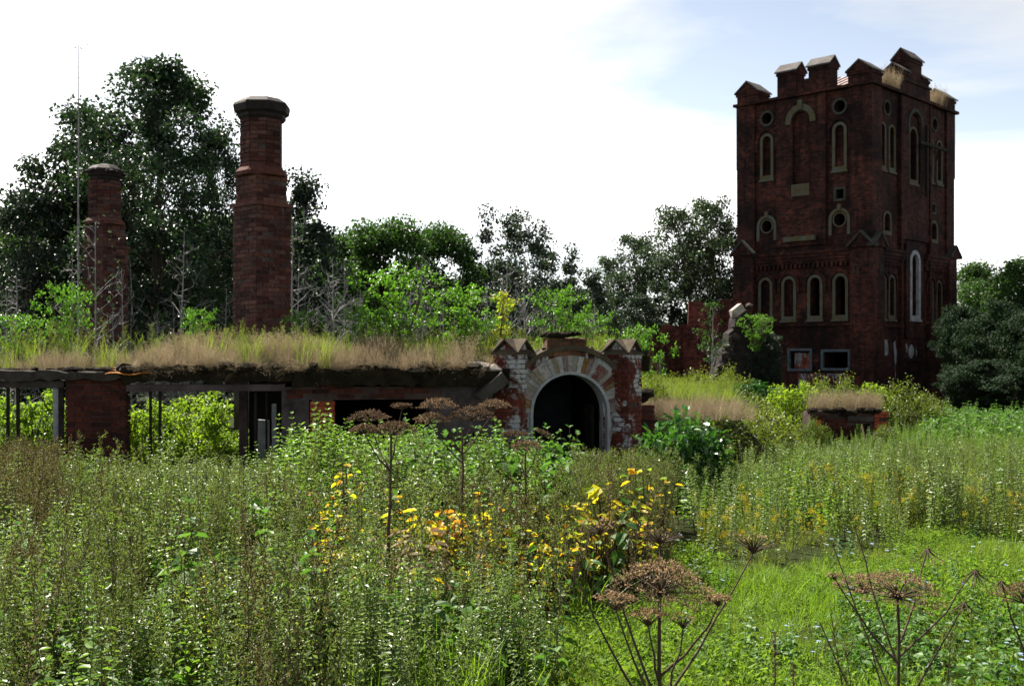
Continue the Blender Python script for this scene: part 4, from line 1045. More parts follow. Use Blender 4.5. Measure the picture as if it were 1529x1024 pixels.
b1 = make_bush('sunlit yellow-green bush seen through the left window opening', P3(55, 20.6), 'lf_bush', w=2.2, d=1.4, h=1.45, ncl=70, nleaf=4200, leaf=.075, cr=.22)
bush_again(b1, 'sunlit bush behind the left half of the second window opening', P3(215, 20.2), (.8, .9, .9))
bush_again(b1, 'sunlit bush behind the right half of the second window opening', P3(300, 20.3), (.95, .9, 1.0))
bush_again(b1, 'yellow-green bush behind the brick pier', P3(140, 22), (1, 1, 1.0))
bush_again(b1, 'low bush at the right end of the second window opening', P3(352, 19.9), (.5, .7, .55))
eld = make_bush('glossy dark-leaved bush right of the porch with whitish shining leaves', P3(1014, 15.4), 'lf_elder', w=1.2, d=1.0, h=1.36, ncl=60, nleaf=2100, leaf=.115, cr=.17, lw=.55, shape=6)
nb = make_bush('olive yellow-green bush between glossy bush and meadow ruin', P3(1085, 20), 'lf_ninebark', w=1.8, d=1.3, h=1.15, ncl=60, nleaf=3600, leaf=.06, cr=.2)
bush_again(nb, 'olive bush right behind the glossy bush', P3(1135, 22.5), (1.1, 1.1, 1.05))
bush_again(b1, 'yellow-green bush left of the meadow ruin under the tower', P3(1190, 30.5), (.85, .9, 1.0))
bush_again(nb, 'yellow-green bush behind the meadow ruin, middle of the tower base', P3(1262, 31), (1.0, .9, 1.4))
bush_again(nb, 'yellow-green bush right of the meadow ruin under the tower', P3(1345, 31), (1.1, .9, 1.3))
bush_again(b1, 'yellow-green bush between the two taller ones under the near tower corner', P3(1305, 32), (.9, .9, .95))
bush_again(nb, 'olive bush filling in left behind the meadow ruin', P3(1225, 32), (1.0, .9, 1.35))
bush_again(nb, 'olive bush at the right end of the row under the tower', P3(1385, 32), (.75, .8, .95))
bush_again(nb, 'olive shrub hiding the foot of the stepped wall', P3(1040, 40), (1.5, 1, 1.5))
bush_again(nb, 'olive shrub in front of the sloping buttress', P3(1088, 42), (1.3, 1, 1.6))
bush_again(nb, 'small olive shrub at the left corner of the low meadow ruin', P3(1212, 26), (.5, .5, .62))
bush_again(nb, 'small olive shrub at the right corner of the low meadow ruin', P3(1322, 26), (.45, .5, .5))
bush_again(nb, 'low bush in shade left of the tower base', P3(1115, 36), (1.0, 1, .9))
bush_again(eld, 'shining dark bush in the shade of the sloping buttress', P3(1128, 40), (1.7, 1, 1.0))
bush_again(nb, 'tall olive shrub right beside the porch stub', P3(975, 21.5, .9), (.5, .5, .75))

# ------------------------------------------------------------------ scatter of uncountable growth
PROTO = {}
def scatter_group(coll):
    ng = bpy.data.node_groups.new('scatter_' + coll.name, 'GeometryNodeTree')
    ng.interface.new_socket('Geometry', in_out='INPUT', socket_type='NodeSocketGeometry')
    ng.interface.new_socket('Geometry', in_out='OUTPUT', socket_type='NodeSocketGeometry')
    n = ng.nodes.new; gi = n('NodeGroupInput'); go = n('NodeGroupOutput'); ip = n('GeometryNodeInstanceOnPoints'); ci = n('GeometryNodeCollectionInfo')
    ci.inputs['Collection'].default_value = coll; ci.inputs['Separate Children'].default_value = True; ci.inputs['Reset Children'].default_value = True
    def na(nm, ty):
        x = n('GeometryNodeInputNamedAttribute'); x.data_type = ty; x.inputs['Name'].default_value = nm; return x.outputs['Attribute']
    l = ng.links.new
    l(gi.outputs[0], ip.inputs['Points']); l(ci.outputs[0], ip.inputs['Instance']); ip.inputs['Pick Instance'].default_value = True
    l(na('pick', 'INT'), ip.inputs['Instance Index']); l(na('turn', 'FLOAT_VECTOR'), ip.inputs['Rotation']); l(na('size', 'FLOAT_VECTOR'), ip.inputs['Scale'])
    l(ip.outputs[0], go.inputs[0]); return ng
def proto(kind, gs, mats):
    coll = bpy.data.collections.new(kind)
    for g in gs:
        o = bpy.data.objects.new(kind, g.mesh(kind, mats)); coll.objects.link(o)
    PROTO[kind] = (scatter_group(coll), len(gs))
def scatter(name, kind, P, size, label, cat, tilt=.12, wide=1.0):
    P = np.asarray(P, np.float32); n = len(P); ng, k = PROTO[kind]
    me = bpy.data.meshes.new(name); me.vertices.add(n); me.vertices.foreach_set('co', P.ravel())
    size = np.broadcast_to(np.asarray(size, float), (n,))
    rot = np.stack([rng.normal(0, tilt, n), rng.normal(0, tilt, n), rng.uniform(0, 6.28, n)], -1).astype(np.float32)
    for nm, ty, key, arr in (('turn', 'FLOAT_VECTOR', 'vector', rot), ('size', 'FLOAT_VECTOR', 'vector', np.stack([size*wide, size*wide, size], -1).astype(np.float32)), ('pick', 'INT', 'value', rng.integers(0, k, n).astype(np.int32))):
        a = me.attributes.new(nm, ty, 'POINT'); a.data.foreach_set(key, arr.ravel())
    o = bpy.data.objects.new(name, me); COL.objects.link(o)
    md = o.modifiers.new('scatter', 'NODES'); md.node_group = ng
    return tag(o, label, cat, kind='stuff')
def area(n, p0, p1, y0, y1, z=0.0, fn=None):
    q0, q1 = (-280 if p0 < 0 else p0), (1880 if p1 >= 1500 else p1)          # the growth goes on beyond the frame
    n = int(n*(q1-q0)/(p1-p0)); p0, p1 = q0, q1
    Y = np.sqrt(rng.uniform(y0*y0, y1*y1, n)); px = rng.uniform(p0, p1, n)
    P = np.stack([(px-CX)/FPX*Y, Y, np.full(n, z)], -1)
    if fn is not None: P = P[fn(px, Y, P)]
    return P

def g_nettle(h=1.0, leaf=.085, nodes=17, lw=.55):
    g = G(); k = 6; z = np.linspace(0, h, k); P = np.stack([np.cumsum(rng.normal(0, .012, k)), np.cumsum(rng.normal(0, .012, k)), z], -1)
    g.tube(P, np.linspace(.005, .002, k), 4, 1)
    zz = np.linspace(.16*h, h, nodes); C, D, S = [], [], []
    for i, q in enumerate(zz):
        a0 = i*math.pi/2+rng.normal(0, .25); f = q/h
        for s in (0, math.pi):
            a = a0+s; C.append((np.interp(q, z, P[:, 0]), np.interp(q, z, P[:, 1]), q)); D.append((math.cos(a), math.sin(a), .35-.55*rng.random()+(.9 if f > .93 else 0))); S.append(leaf*(1.05 if f < .6 else 1.05-.62*(f-.6)/.4)*rng.uniform(.75, 1.2))
    S = np.array(S); g.leaves(np.array(C), np.array(D), np.tile([0., 0, 1], (len(C), 1))+rng.normal(0, .2, (len(C), 3)), S, S*lw, 0, shape=6, droop=.25)
    return g
def g_mugwort(h=1.0, nb=15, leaf=.04, plume=14, lw=.3):
    g = G(); k = 6; z = np.linspace(0, h, k); P = np.stack([np.cumsum(rng.normal(0, .018, k)), np.cumsum(rng.normal(0, .018, k)), z], -1)
    g.tube(P, np.linspace(.005, .0015, k), 4, 1); C, D, S = [], [], []
    for i in range(nb):
        t_ = .25+.72*(i+rng.random())/nb; q = t_*h; a = i*2.4; l = .26*h*(1.08-t_)+.05; b0 = np.array([np.interp(q, z, P[:, 0]), np.interp(q, z, P[:, 1]), q])
        d = np.array([math.cos(a)*.55, math.sin(a)*.55, .9]); e = b0+d*l; g.tube([b0, e], [.0022, .001], 3, 1)
        for j in range(plume):
            f = (j+.5)/plume; C.append(b0+(e-b0)*f+rng.normal(0, .008, 3)); D.append(unit(1)[0]+np.array([0, 0, .6])); S.append(leaf*rng.uniform(.5, 1.2)*(1.15-.5*f))
    for j in range(plume*2):
        f = rng.uniform(.1, 1); C.append((np.interp(f*h, z, P[:, 0]), np.interp(f*h, z, P[:, 1]), f*h)); D.append(unit(1)[0]+np.array([0, 0, .3])); S.append(leaf*rng.uniform(.8, 1.9)*(1.2-.8*f))
    S = np.array(S); g.leaves(np.array(C), np.array(D), unit(len(C))+np.array([0, 0, .6]), S, S*lw, 0); return g
def g_grass(n=26, h=.35, spread=.09, w=.006, bend=.5, head=False, m=0):
    g = G(); a = rng.uniform(0, 6.28, n); r0 = spread*np.sqrt(rng.random(n)); b = np.stack([r0*np.cos(a), r0*np.sin(a), np.zeros(n)], -1)
    a2 = a+rng.normal(0, .8, n); dr = np.stack([np.cos(a2), np.sin(a2), np.zeros(n)], -1); hh = h*rng.uniform(.55, 1.15, n); bn = bend*rng.uniform(.2, 1.1, n)
    side = np.stack([-np.sin(a2), np.cos(a2), np.zeros(n)], -1); V = []
    for f in (0, .4, .75, 1.0):
        c = b+dr*(hh*bn*f**2)[:, None]+np.array([0, 0, 1.])*(hh*(f-.25*bn*f**2))[:, None]; ww = w*(1-f)**.6*.5+.0004
        V += [c-side*ww, c+side*ww]
    V = np.stack(V, 1); i = np.arange(n)[:, None]*8
    F = np.concatenate([i+np.array([[2*q, 2*q+1, 2*q+3, 2*q+2]]) for q in range(3)])
    g.add(V.reshape(-1, 3), F, m, np.repeat(rng.random(n), 8))
    if head:
        C = b+dr*(hh*bn)[:, None]*.92+np.array([0, 0, 1.])*(hh*(1-.25*bn))[:, None]*.95
        C = np.repeat(C, 7, 0)+rng.normal(0, 1, (n*7, 3))*np.array([.009, .009, .035])
        g.leaves(C, unit(n*7)*.5+np.array([0, 0, 1.]), unit(n*7), .022, .007, m)
    return g
def g_broad(n=9, leaf=.16, h=.35, m=0, lw=.72):
    g = G(); a = np.arange(n)*2.4+rng.normal(0, .3, n); hh = h*rng.uniform(.3, 1.0, n); rr = leaf*rng.uniform(.2, .9, n)
    C = np.stack([rr*np.cos(a), rr*np.sin(a), hh], -1)
    for c in C: g.tube([(0, 0, 0), c*np.array([.6, .6, .7]), c], [.004, .003, .002], 3, 1)
    D = np.stack([np.cos(a), np.sin(a), rng.uniform(-.6, .3, n)], -1); g.leaves(C, D, np.tile([0., 0, 1], (n, 1))+rng.normal(0, .35, (n, 3)), leaf*rng.uniform(.6, 1.2, n), leaf*lw*rng.uniform(.6, 1.2, n), m, shape=6, droop=.3); return g
def g_low(n=40, leaf=.03, spread=.14, h=.08, flower=0):
    g = G(); P = np.stack([rng.normal(0, spread*.6, n), rng.normal(0, spread*.6, n), h*rng.random(n)], -1)
    g.leaves(P, unit(n)+np.array([0, 0, .2]), unit(n)*.5+np.array([0, 0, 1.]), leaf*rng.uniform(.6, 1.4, n), leaf*.7*rng.uniform(.6, 1.4, n), 0, shape=4)
    if flower:
        for q in range(flower):
            c = np.array([rng.normal(0, .08), rng.normal(0, .08), rng.uniform(.1, .3)]); g.tube([(c[0], c[1], 0), c], .0015, 3, 0)
            a = np.arange(8)*.785; g.leaves(np.tile(c, (8, 1)), np.stack([np.cos(a), np.sin(a), a*0+.3], -1), np.tile([0., 0, 1], (8, 1)), .017, .009, 1)
    return g
def g_gold(h=.9):
    g = g_mugwort(h, 12, .05, 7, .28); C = []
    for i in range(60):
        a = rng.uniform(0, 6.28); r_ = .07*rng.random()**.5; C.append((r_*math.cos(a), r_*math.sin(a), h*(.9+.14*rng.random())))
    C = np.array(C); g.leaves(C, unit(60), unit(60)+np.array([0, 0, 1.]), .016, .014, 2); return g

proto('nettle', [g_nettle(1.0, .09), g_nettle(1.0, .08, 20), g_nettle(.9, .10, 15), g_nettle(1.0, .075, 19)], [M['lf_nettle'], M['stem']])
proto('grey_weed', [g_nettle(1.0, .058, 26, .5), g_nettle(1.0, .064, 24, .55), g_mugwort(1.0, 18, .05, 9, .5)], [M['lf_grey'], M['stem']])
proto('mugwort', [g_mugwort(), g_mugwort(1.0, 18, .035, 14), g_mugwort(1.0, 13, .045, 14)], [M['lf_mug'], M['dry_stem']])
proto('dry_weed', [g_mugwort(1.0, 12, .03, 14, .5), g_mugwort(1.0, 16, .028, 16, .5)], [M['lf_dry'], M['brown_stem']])
proto('goldenrod', [g_gold(1.0), g_gold(.9), g_gold(1.0)], [M['lf_gold'], M['stem'], M['flower']])
proto('green_grass', [g_grass(), g_grass(30, .3, .1, .007, .8), g_grass(22, .4, .08, .006, .6)], [M['grass']])
proto('olive_grass', [g_grass(30, .5, .12, .006, .6), g_grass(26, .55, .12, .006, .5, True)], [M['grass_olive']])
proto('dry_grass', [g_grass(34, .5, .13, .0045, .35, True), g_grass(30, .45, .12, .004, .5, True), g_grass(36, .55, .13, .0045, .4, True)], [M['straw']])
proto('autumn_weed', [g_broad(14, .075, .78), g_broad(11, .095, .65), g_broad(18, .06, .85)], [M['lf_autumn'], M['brown_stem']])
proto('big_autumn', [g_broad(9, .10, .8), g_broad(8, .115, .75)], [M['lf_autumn'], M['brown_stem']])
proto('broad_weed', [g_broad(10, .13, .6), g_broad(9, .16, .5), g_nettle(.8, .12, 9, .7)], [M['lf_burdock'], M['stem']])
proto('meadow_leaf', [g_low(64, .021, .16, .08), g_low(72, .018, .17, .11), g_low(48, .027, .15, .09)], [M['clover']])
proto('tan_stalk', [g_broad(12, .13, .6, 0, .28), g_broad(10, .15, .7, 0, .22)], [M['straw'], M['dry_stem']])
proto('yellow_weed', [g_nettle(.9, .06, 15, .6), g_nettle(.8, .055, 16, .6)], [M['lf_yellow'], M['stem']])
proto('meadow_weed', [g_nettle(1.0, .12, 10, .6), g_nettle(1.0, .10, 12, .6)], [M['lf_burdock'], M['stem']])
proto('chicory', [g_low(16, .03, .1, .08, 3), g_low(14, .03, .1, .08, 2)], [M['clover'], M['blue_flower']])

def meadow(px, Y):                                        # the mown-looking green clearing at lower right
    X = (px-CX)/FPX*Y
    edge = -.3+(Y-6.2)*.38+.35*np.sin(Y*2.1)
    return (X > edge) & (Y < 11.5+.6*np.sin(X*1.7)+.35*np.sin(X*4.3+1)+.2*(X-3))
nm = lambda px, Y, P: ~meadow(px, Y)

def drift(P, f=.8, k=0):
    """smooth 0..1 field over the ground: weeds of one kind stand in drifts"""
    x, y = P[:, 0]*f+k*1.7, P[:, 1]*f*.7-k*2.3
    return .5+.25*np.sin(x*2.1+1.3*np.sin(y*1.7+k))+.25*np.cos(y*2.6+1.1*np.sin(x*1.4-k))
def drifts(k, lo=.35, f=.8): return lambda px, Y, P: ~meadow(px, Y) & (drift(P, f, k) + rng.normal(0, .14, len(P)) > lo)
def rh(P): return np.clip(1.75-.052*P[:, 1], .3, 1.1)*np.where((np.abs(P[:, 0]/P[:, 1]*FPX+CX-1268) < 85) & (P[:, 1] > 19), 1.0, 1)
def hv(P, a, b, k=0): return rng.uniform(a, b, len(P))*(.42+.48*drift(P, .9, k+5)+.42*drift(P, 2.9, k+8))
# left and centre mass
P = area(1900, -30, 640, 4.4, 14, fn=drifts(1, .42, 1.1)); scatter('grey_weeds', 'grey_weed', P, hv(P, .55, .95, 1)*np.clip(.72+.03*P[:, 1], .7, 1.1), 'grey-green weeds filling the left foreground', 'weeds')
P = area(620, -30, 560, 4.8, 14.5, fn=drifts(2, .55, 1.1)); scatter('mugwort', 'mugwort', P, hv(P, .6, .98, 2), 'brownish mugwort mixed through the left foreground', 'weeds')
P = area(760, -30, 480, 4.6, 13, fn=drifts(3, .6, 1.3)); scatter('dry_weeds', 'dry_weed', P, hv(P, .6, 1.02, 3), 'dry brown weed stalks in the left foreground', 'weeds')
P = area(800, -30, 600, 4.4, 11, fn=drifts(4, .5, 1.4)); scatter('leafy_weeds', 'nettle', P, hv(P, .45, .8, 4), 'green leafy weeds low in the left foreground', 'weeds', wide=1.1)
P = area(130, 230, 420, 5.0, 7.0, fn=drifts(17, .45, 1.6)); scatter('yellow_weeds', 'yellow_weed', P, rng.uniform(.5, .85, len(P)), 'yellow-leaved weeds in the lower left', 'weeds')
P = area(420, -30, 560, 5.0, 12, fn=drifts(18, .55, 1.7)); scatter('left_broad_weeds', 'broad_weed', P, hv(P, .6, 1.15), 'broader dark green weeds scattered through the left foreground', 'weeds')
P = area(230, -30, 95, 10.5, 16); scatter('dry_plumes', 'dry_weed', P, rng.uniform(.7, 1.05, len(P)), 'tall brown plumes below the left window opening', 'weeds')
P = area(1000, 380, 800, 12.2, 17.2); hgt = np.where(P[:, 0] < wx(420, P[:, 1]), .75, 1.0); scatter('nettles', 'nettle', P, hv(P, .88, 1.16)*hgt, 'bright green nettles in front of the low building', 'nettles', wide=1.15)
P = area(700, 80, 400, 12.2, 16.0); scatter('pale_weeds', 'grey_weed', P, rng.uniform(.45, .72, len(P)), 'pale green leafy weeds before the left openings', 'weeds', wide=1.3)
P = area(700, 120, 520, 9, 13.5, fn=drifts(6, .35, 1.2)); scatter('light_nettles', 'nettle', P, hv(P, .5, .85), 'pale nettles left of the mid hogweed stems', 'nettles')
P = area(260, 470, 980, 7.6, 10.8, fn=nm); scatter('autumn_weeds', 'autumn_weed', P, hv(P, .62, 1.12), 'yellow and orange broad leaves in the centre of the weeds', 'weeds')
P = area(800, 440, 1000, 6.6, 12.3, fn=drifts(8, .3)); scatter('broad_weeds', 'broad_weed', P, hv(P, .5, 1.0), 'dark green broad-leaved weeds in the centre', 'weeds')
P = area(260, 560, 1000, 7.5, 12, fn=drifts(9, .45)); scatter('brown_stalks', 'dry_weed', P, hv(P, .65, 1.0), 'brown stalks among the autumn leaves', 'weeds')
P = area(420, 865, 995, 10.2, 14, fn=nm); scatter('mugwort_plumes', 'mugwort', P, rng.uniform(.7, 1.0, len(P)), 'grey plumed mugwort below the porch', 'weeds')
P = area(46, 585, 660, 7.8, 9.4); scatter('tan_stalks', 'tan_stalk', P, rng.uniform(.6, 1.05, len(P)), 'withered tan leaves among the autumn weeds', 'weeds')
P = area(26, 600, 690, 9.2, 9.9); scatter('yellow_leaves', 'big_autumn', P, rng.uniform(.85, 1.1, len(P)), 'larger yellow leaves beside the mid hogweed stems', 'weeds')
P = area(320, 430, 900, 5.2, 9.0, fn=drifts(10, .45, 1.3)); scatter('green_tufts', 'green_grass', P, rng.uniform(.8, 1.4, len(P)), 'green grass blades at the bottom centre', 'grass')
P = area(500, 430, 900, 4.6, 8.2, fn=drifts(11, .35, 1.1)); scatter('bottom_weeds', 'grey_weed', P, rng.uniform(.35, .75, len(P)), 'leafy weeds at the bottom centre', 'weeds')
P = area(300, 600, 860, 13, 17.0); scatter('porch_weeds', 'broad_weed', P, rng.uniform(.9, 1.5, len(P)), 'leafy weeds at the foot of the porch', 'weeds')
# right-hand mass
P = area(2200, 1030, 1560, 10.6, 26, fn=drifts(12, .25)); scatter('right_weeds', 'grey_weed', P, hv(P, .5, .9)*rh(P)*np.clip(.4+.3*(P[:, 1]-10.6), .4, 1), 'green weeds filling the right middle distance', 'weeds', wide=1.15)
P = area(1300, 1000, 1560, 12.5, 26, fn=drifts(13, .4)); scatter('right_nettles', 'nettle', P, hv(P, .45, .88)*rh(P), 'nettles in the right middle distance', 'nettles', wide=1.15)
P = area(800, 1040, 1560, 10.6, 17, fn=drifts(14, .5, .6)); scatter('goldenrod', 'goldenrod', P, hv(P, .3, .6)*np.clip(.55+.25*(P[:, 1]-10.6), .5, 1), 'yellowish goldenrod at the back of the green clearing', 'goldenrod')
P = area(1250, 1040, 1560, 10.6, 30, fn=drifts(15, .4)); scatter('olive_grass', 'olive_grass', P, hv(P, .7, 1.3)*rh(P)*np.clip(.3+.16*(P[:, 1]-10.6), .3, 1), 'olive grass among the right-hand weeds', 'grass')
P = area(420, 1330, 1560, 13, 26, fn=drifts(16, .35)); scatter('right_mugwort', 'mugwort', P, hv(P, .5, .85)*rh(P), 'brownish mugwort at the right frame edge', 'weeds')
P = area(420, 1330, 1560, 23, 30); scatter('shade_nettles', 'nettle', P, rng.uniform(.3, .55, len(P)), 'tall nettles in front of the dark trees at right', 'nettles')
P = area(500, 1380, 1560, 27, 37); scatter('shade_weeds', 'broad_weed', P, rng.uniform(.5, 1.0, len(P)), 'dark leafy weeds under the right-hand trees', 'weeds')
P = area(900, 960, 1420, 24, 40); scatter('far_weeds', 'nettle', P, rng.uniform(.25, .5, len(P)), 'weeds between the bushes and the tower', 'weeds')
P = area(80, 60, 1000, 6.5, 13, fn=nm); scatter('tall_weeds', 'mugwort', P, rng.uniform(.95, 1.25, len(P)), 'taller weed stalks rising over the weed field', 'weeds', .22)
# clearing
yes = lambda px, Y, P: (meadow(px, Y) | (Y < 6.2)) & (px > 640+120*rng.random(len(px)))
P = area(7600, 640, 1580, 4.2, 13, fn=yes); P = P[drift(P, 1.1, 21)+rng.normal(0, .15, len(P)) > .36]; scatter('meadow_leaves', 'meadow_leaf', P, hv(P, .6, 1.7, 2), 'low leafy ground cover of the green clearing', 'ground cover', .2)
P = area(5200, 640, 1580, 4.2, 13, fn=yes); P = P[drift(P, 1.0, 22)+rng.normal(0, .2, len(P)) > .42]; scatter('meadow_grass', 'green_grass', P, hv(P, .2, .66, 3), 'short bright green grass of the clearing', 'grass', .25)
P = area(2600, 640, 1580, 4.2, 13, fn=yes); P = P[drift(P, .9, 23)+rng.normal(0, .15, len(P)) > .46]; scatter('meadow_straw', 'olive_grass', P, hv(P, .2, .5, 4), 'olive and dry grass patches in the clearing', 'grass', .3)
P = area(420, 960, 1560, 6, 12.4, fn=yes); P = P[drift(P, 1.4, 24) > .6]; scatter('meadow_tufts', 'meadow_weed', P, rng.uniform(.15, .36, len(P)), 'darker leafy tufts in the clearing', 'weeds', .2, 1.5)
P = area(260, 960, 1500, 5, 12, fn=yes); P = P[drift(P, 1.9, 41) > .74]; scatter('chicory', 'chicory', P, rng.uniform(.8, 1.4, len(P)), 'small blue flowers dotted over the clearing', 'flowers')
P = area(420, 1250, 1580, 4.6, 9.0, fn=yes); P = P[drift(P, 1.2, 25) > .4]; scatter('clearing_weeds', 'broad_weed', P, rng.uniform(.25, .5, len(P)), 'low broad leaves at the right of the clearing', 'weeds')
# grass on the roof, the bank, the parapet and the small ruin
def on_frame(F, n, a0, a1, o0, o1, z): 
    a, o = rng.uniform(a0, a1, n), rng.uniform(o0, o1, n); return np.stack([F.x+a*F.e[0]+o*F.n[0], F.y+a*F.e[1]+o*F.n[1], np.broadcast_to(z, (n,))], -1)
P = np.concatenate([on_frame(FF, 620, -5.4, -2.0, -1.5, .02, 1.93), on_frame(FF, 330, -8.5, -5.2, -1.4, -.2, 1.86), on_frame(FF, 230, -2.2, -.1, -2.5, .05, 1.88)])
P = P[drift(P, 2.4, 33)+rng.normal(0, .15, len(P)) > .22]
scatter('roof_dry_grass', 'dry_grass', P, rng.uniform(.45, 1.05, len(P))*(.40+.75*drift(P, 2.0, 31))*np.where(P[:, 0] < -5.3, .72, 1), 'straw-coloured dry grass along the turf roof', 'grass')
P = on_frame(FF, 210, -5.7, -.4, .05, .14, 1.90); scatter('hanging_grass', 'dry_grass', P, rng.uniform(.3, .7, len(P)), 'dry grass hanging over the roof edge', 'grass', .9)
P = np.concatenate([on_frame(FF, 30, -8.5, -4.9, -1.4, -.5, 1.88), on_frame(FF, 230, -2.4, 2.2, -3, -.6, 1.9), on_frame(FF, 60, -4.9, -2.4, -1.4, 0, 1.9)])
scatter('roof_green_grass', 'olive_grass', P, rng.uniform(.6, 1.2, len(P)), 'greener grass patches on the turf roof', 'grass')
P = on_frame(FF, 90, -8.5, .5, -1.6, -.5, 1.9); scatter('roof_weeds', 'mugwort', P, rng.uniform(.4, .8, len(P)), 'weeds rising from the turf roof', 'weeds')
P = np.stack([rng.uniform(2.2, 4.2, 420), rng.uniform(19.3, 25, 420), np.full(420, 1.0)], -1); scatter('bank_grass', 'dry_grass', P, rng.uniform(.4, .75, 420), 'dry grass on the bank right of the porch', 'grass')
P = np.stack([rng.uniform(2.2, 4.3, 260), rng.uniform(21, 26, 260), np.full(260, 1.0)], -1); scatter('bank_weeds', 'olive_grass', P, rng.uniform(.8, 1.3, 260), 'green grass on the bank right of the porch', 'grass')
P = np.concatenate([on_frame(FR, 34, 1.35, 2.7, -.4, .15, ZC+.1), on_frame(FR, 26, 6.75, 8.1, -.4, .15, ZC+.1)]); scatter('parapet_grass', 'dry_grass', P, rng.uniform(1.1, 2.1, len(P)), 'pale grass tufts growing on the tower parapet', 'grass')
P = on_frame(FS, 70, -.95, .9, -.6, .0, .8); scatter('ruin_grass', 'dry_grass', P, rng.uniform(.5, 1.0, len(P)), 'dry grass on top of the low meadow ruin', 'grass')

# ------------------------------------------------------------------ dead hogweed
def umbel(C, axis, Rm, nr=46, ns=15, seed_l=.011, bare=0.0, droop=0.0, hk=.55):
    C = np.asarray(C, float); ax = np.asarray(axis, float); ax /= np.linalg.norm(ax)
    A = np.cross(ax, [0.3, 1, .1]); A /= np.linalg.norm(A); B = np.cross(ax, A); g = G(); SP, SD = [], []
    for i in range(nr):
        rho = Rm*math.sqrt((i+.6)/nr)*rng.uniform(.92, 1.06); th = i*2.39996+rng.normal(0, .1)
        h = Rm*(hk+.22*(1-(rho/Rm)**2))*rng.uniform(.93, 1.05) - droop*Rm*(rho/Rm)**2
        rad = A*math.cos(th)+B*math.sin(th); tip = C+rad*rho+ax*h; midp = C+rad*rho*.45+ax*h*.58
        g.tube([C, midp, tip], [.0026, .0018, .0011], 3, 0)
        if rng.random() < bare: continue
        for j in range(ns):
            a2 = rng.uniform(0, 6.28); rr = Rm*.13*math.sqrt(rng.random()); q = tip+(A*math.cos(a2)+B*math.sin(a2))*rr+ax*(Rm*.07*rng.random()); SP.append(q); SD.append((q-tip)+ax*Rm*.05+rng.normal(0, .01, 3))
            if j % 3 == 0: g.tube([tip, q], [.0008, .0005], 3, 0)
    if SP:
        n = len(SP); g.leaves(np.array(SP), np.array(SD), unit(n), seed_l*rng.uniform(.7, 1.3, n), seed_l*.62, 1, fold=.3)
    return g
def curve(a, b, sag=.0, k=6):
    a, b = np.asarray(a, float), np.asarray(b, float); t_ = np.linspace(0, 1, k)[:, None]
    P = a+(b-a)*t_; P[:, 2] += sag*4*(t_[:, 0]*(1-t_[:, 0])); P[1:-1] += rng.normal(0, .004, (k-2, 3)); return P
def hogweed(label, base, top, r0, umbels, branches, mats=('brown_stem', 'seed'), group='dead hogweed stalks'):
    """umbels: (point, radius, options); branches: (from fraction, to point)"""
    root = thing('dead_hogweed', label, 'hogweed', base, group)
    g = G(); P = curve(base, top, 0, 9); g.tube(P, np.linspace(r0, r0*.5, 9), 7)
    for f in (.35, .68): 
        i = f*8; p = P[int(i)]; g.lathe((p[0], p[1], p[2]-.02), [(r0*.9, 0), (r0*1.35, .012), (r0*.9, .03)], 7)
    obj('stem', g, M[mats[0]], root, uv=False, smooth=True)
    for f, to in branches:
        g = G(); b0 = np.asarray(base)+(np.asarray(top)-np.asarray(base))*f; g.tube(curve(b0, to, -.03), np.linspace(r0*.5, r0*.22, 6), 5)
        obj('branch', g, M[mats[0]], root, uv=False, smooth=True)
    for C, Rm, op in umbels:
        ax = op.pop('axis', (0, 0, 1)); obj('umbel', umbel(C, ax, Rm, **op), [M[mats[0]], M[mats[1]]], root, uv=False)
    return root
def W(px, py, Y): return (wx(px, Y), Y, wz(py, Y))
Y = 4.3
hogweed('large dead hogweed with a full brown umbel in the bottom centre foreground', (wx(985, Y), Y, 0), W(985, 886, Y), .013,
    [(W(986, 885, Y), .20, dict(nr=60, ns=20, axis=(.02, -.25, 1), hk=.30, droop=.42)), (W(920, 912, 4.2), .075, dict(nr=22, ns=12)), (W(968, 935, 4.15), .07, dict(nr=22, ns=12)), (W(1020, 938, 4.2), .055, dict(nr=16, ns=4, bare=.6)), (W(1072, 905, 4.2), .05, dict(nr=16, ns=10)),
     (W(985, 812, 4.6), .105, dict(nr=44, ns=2, bare=.8, hk=.3)), (W(1124, 826, 4.4), .105, dict(nr=40, ns=3, bare=.65, hk=.45, axis=(.15, 0, 1))), (W(896, 798, 4.4), .10, dict(nr=30, ns=3, bare=.6, hk=.3, axis=(-.1, 0, 1)))],
    [(.62, W(896, 798, 4.4)), (.62, W(1124, 826, 4.4)), (.60, W(920, 912, 4.2)), (.7, W(968, 935, 4.15)), (.58, W(1020, 938, 4.2)), (.72, W(1072, 905, 4.2)), (.85, W(985, 812, 4.6)), (.55, W(865, 870, 4.3))])
Y = 4.5
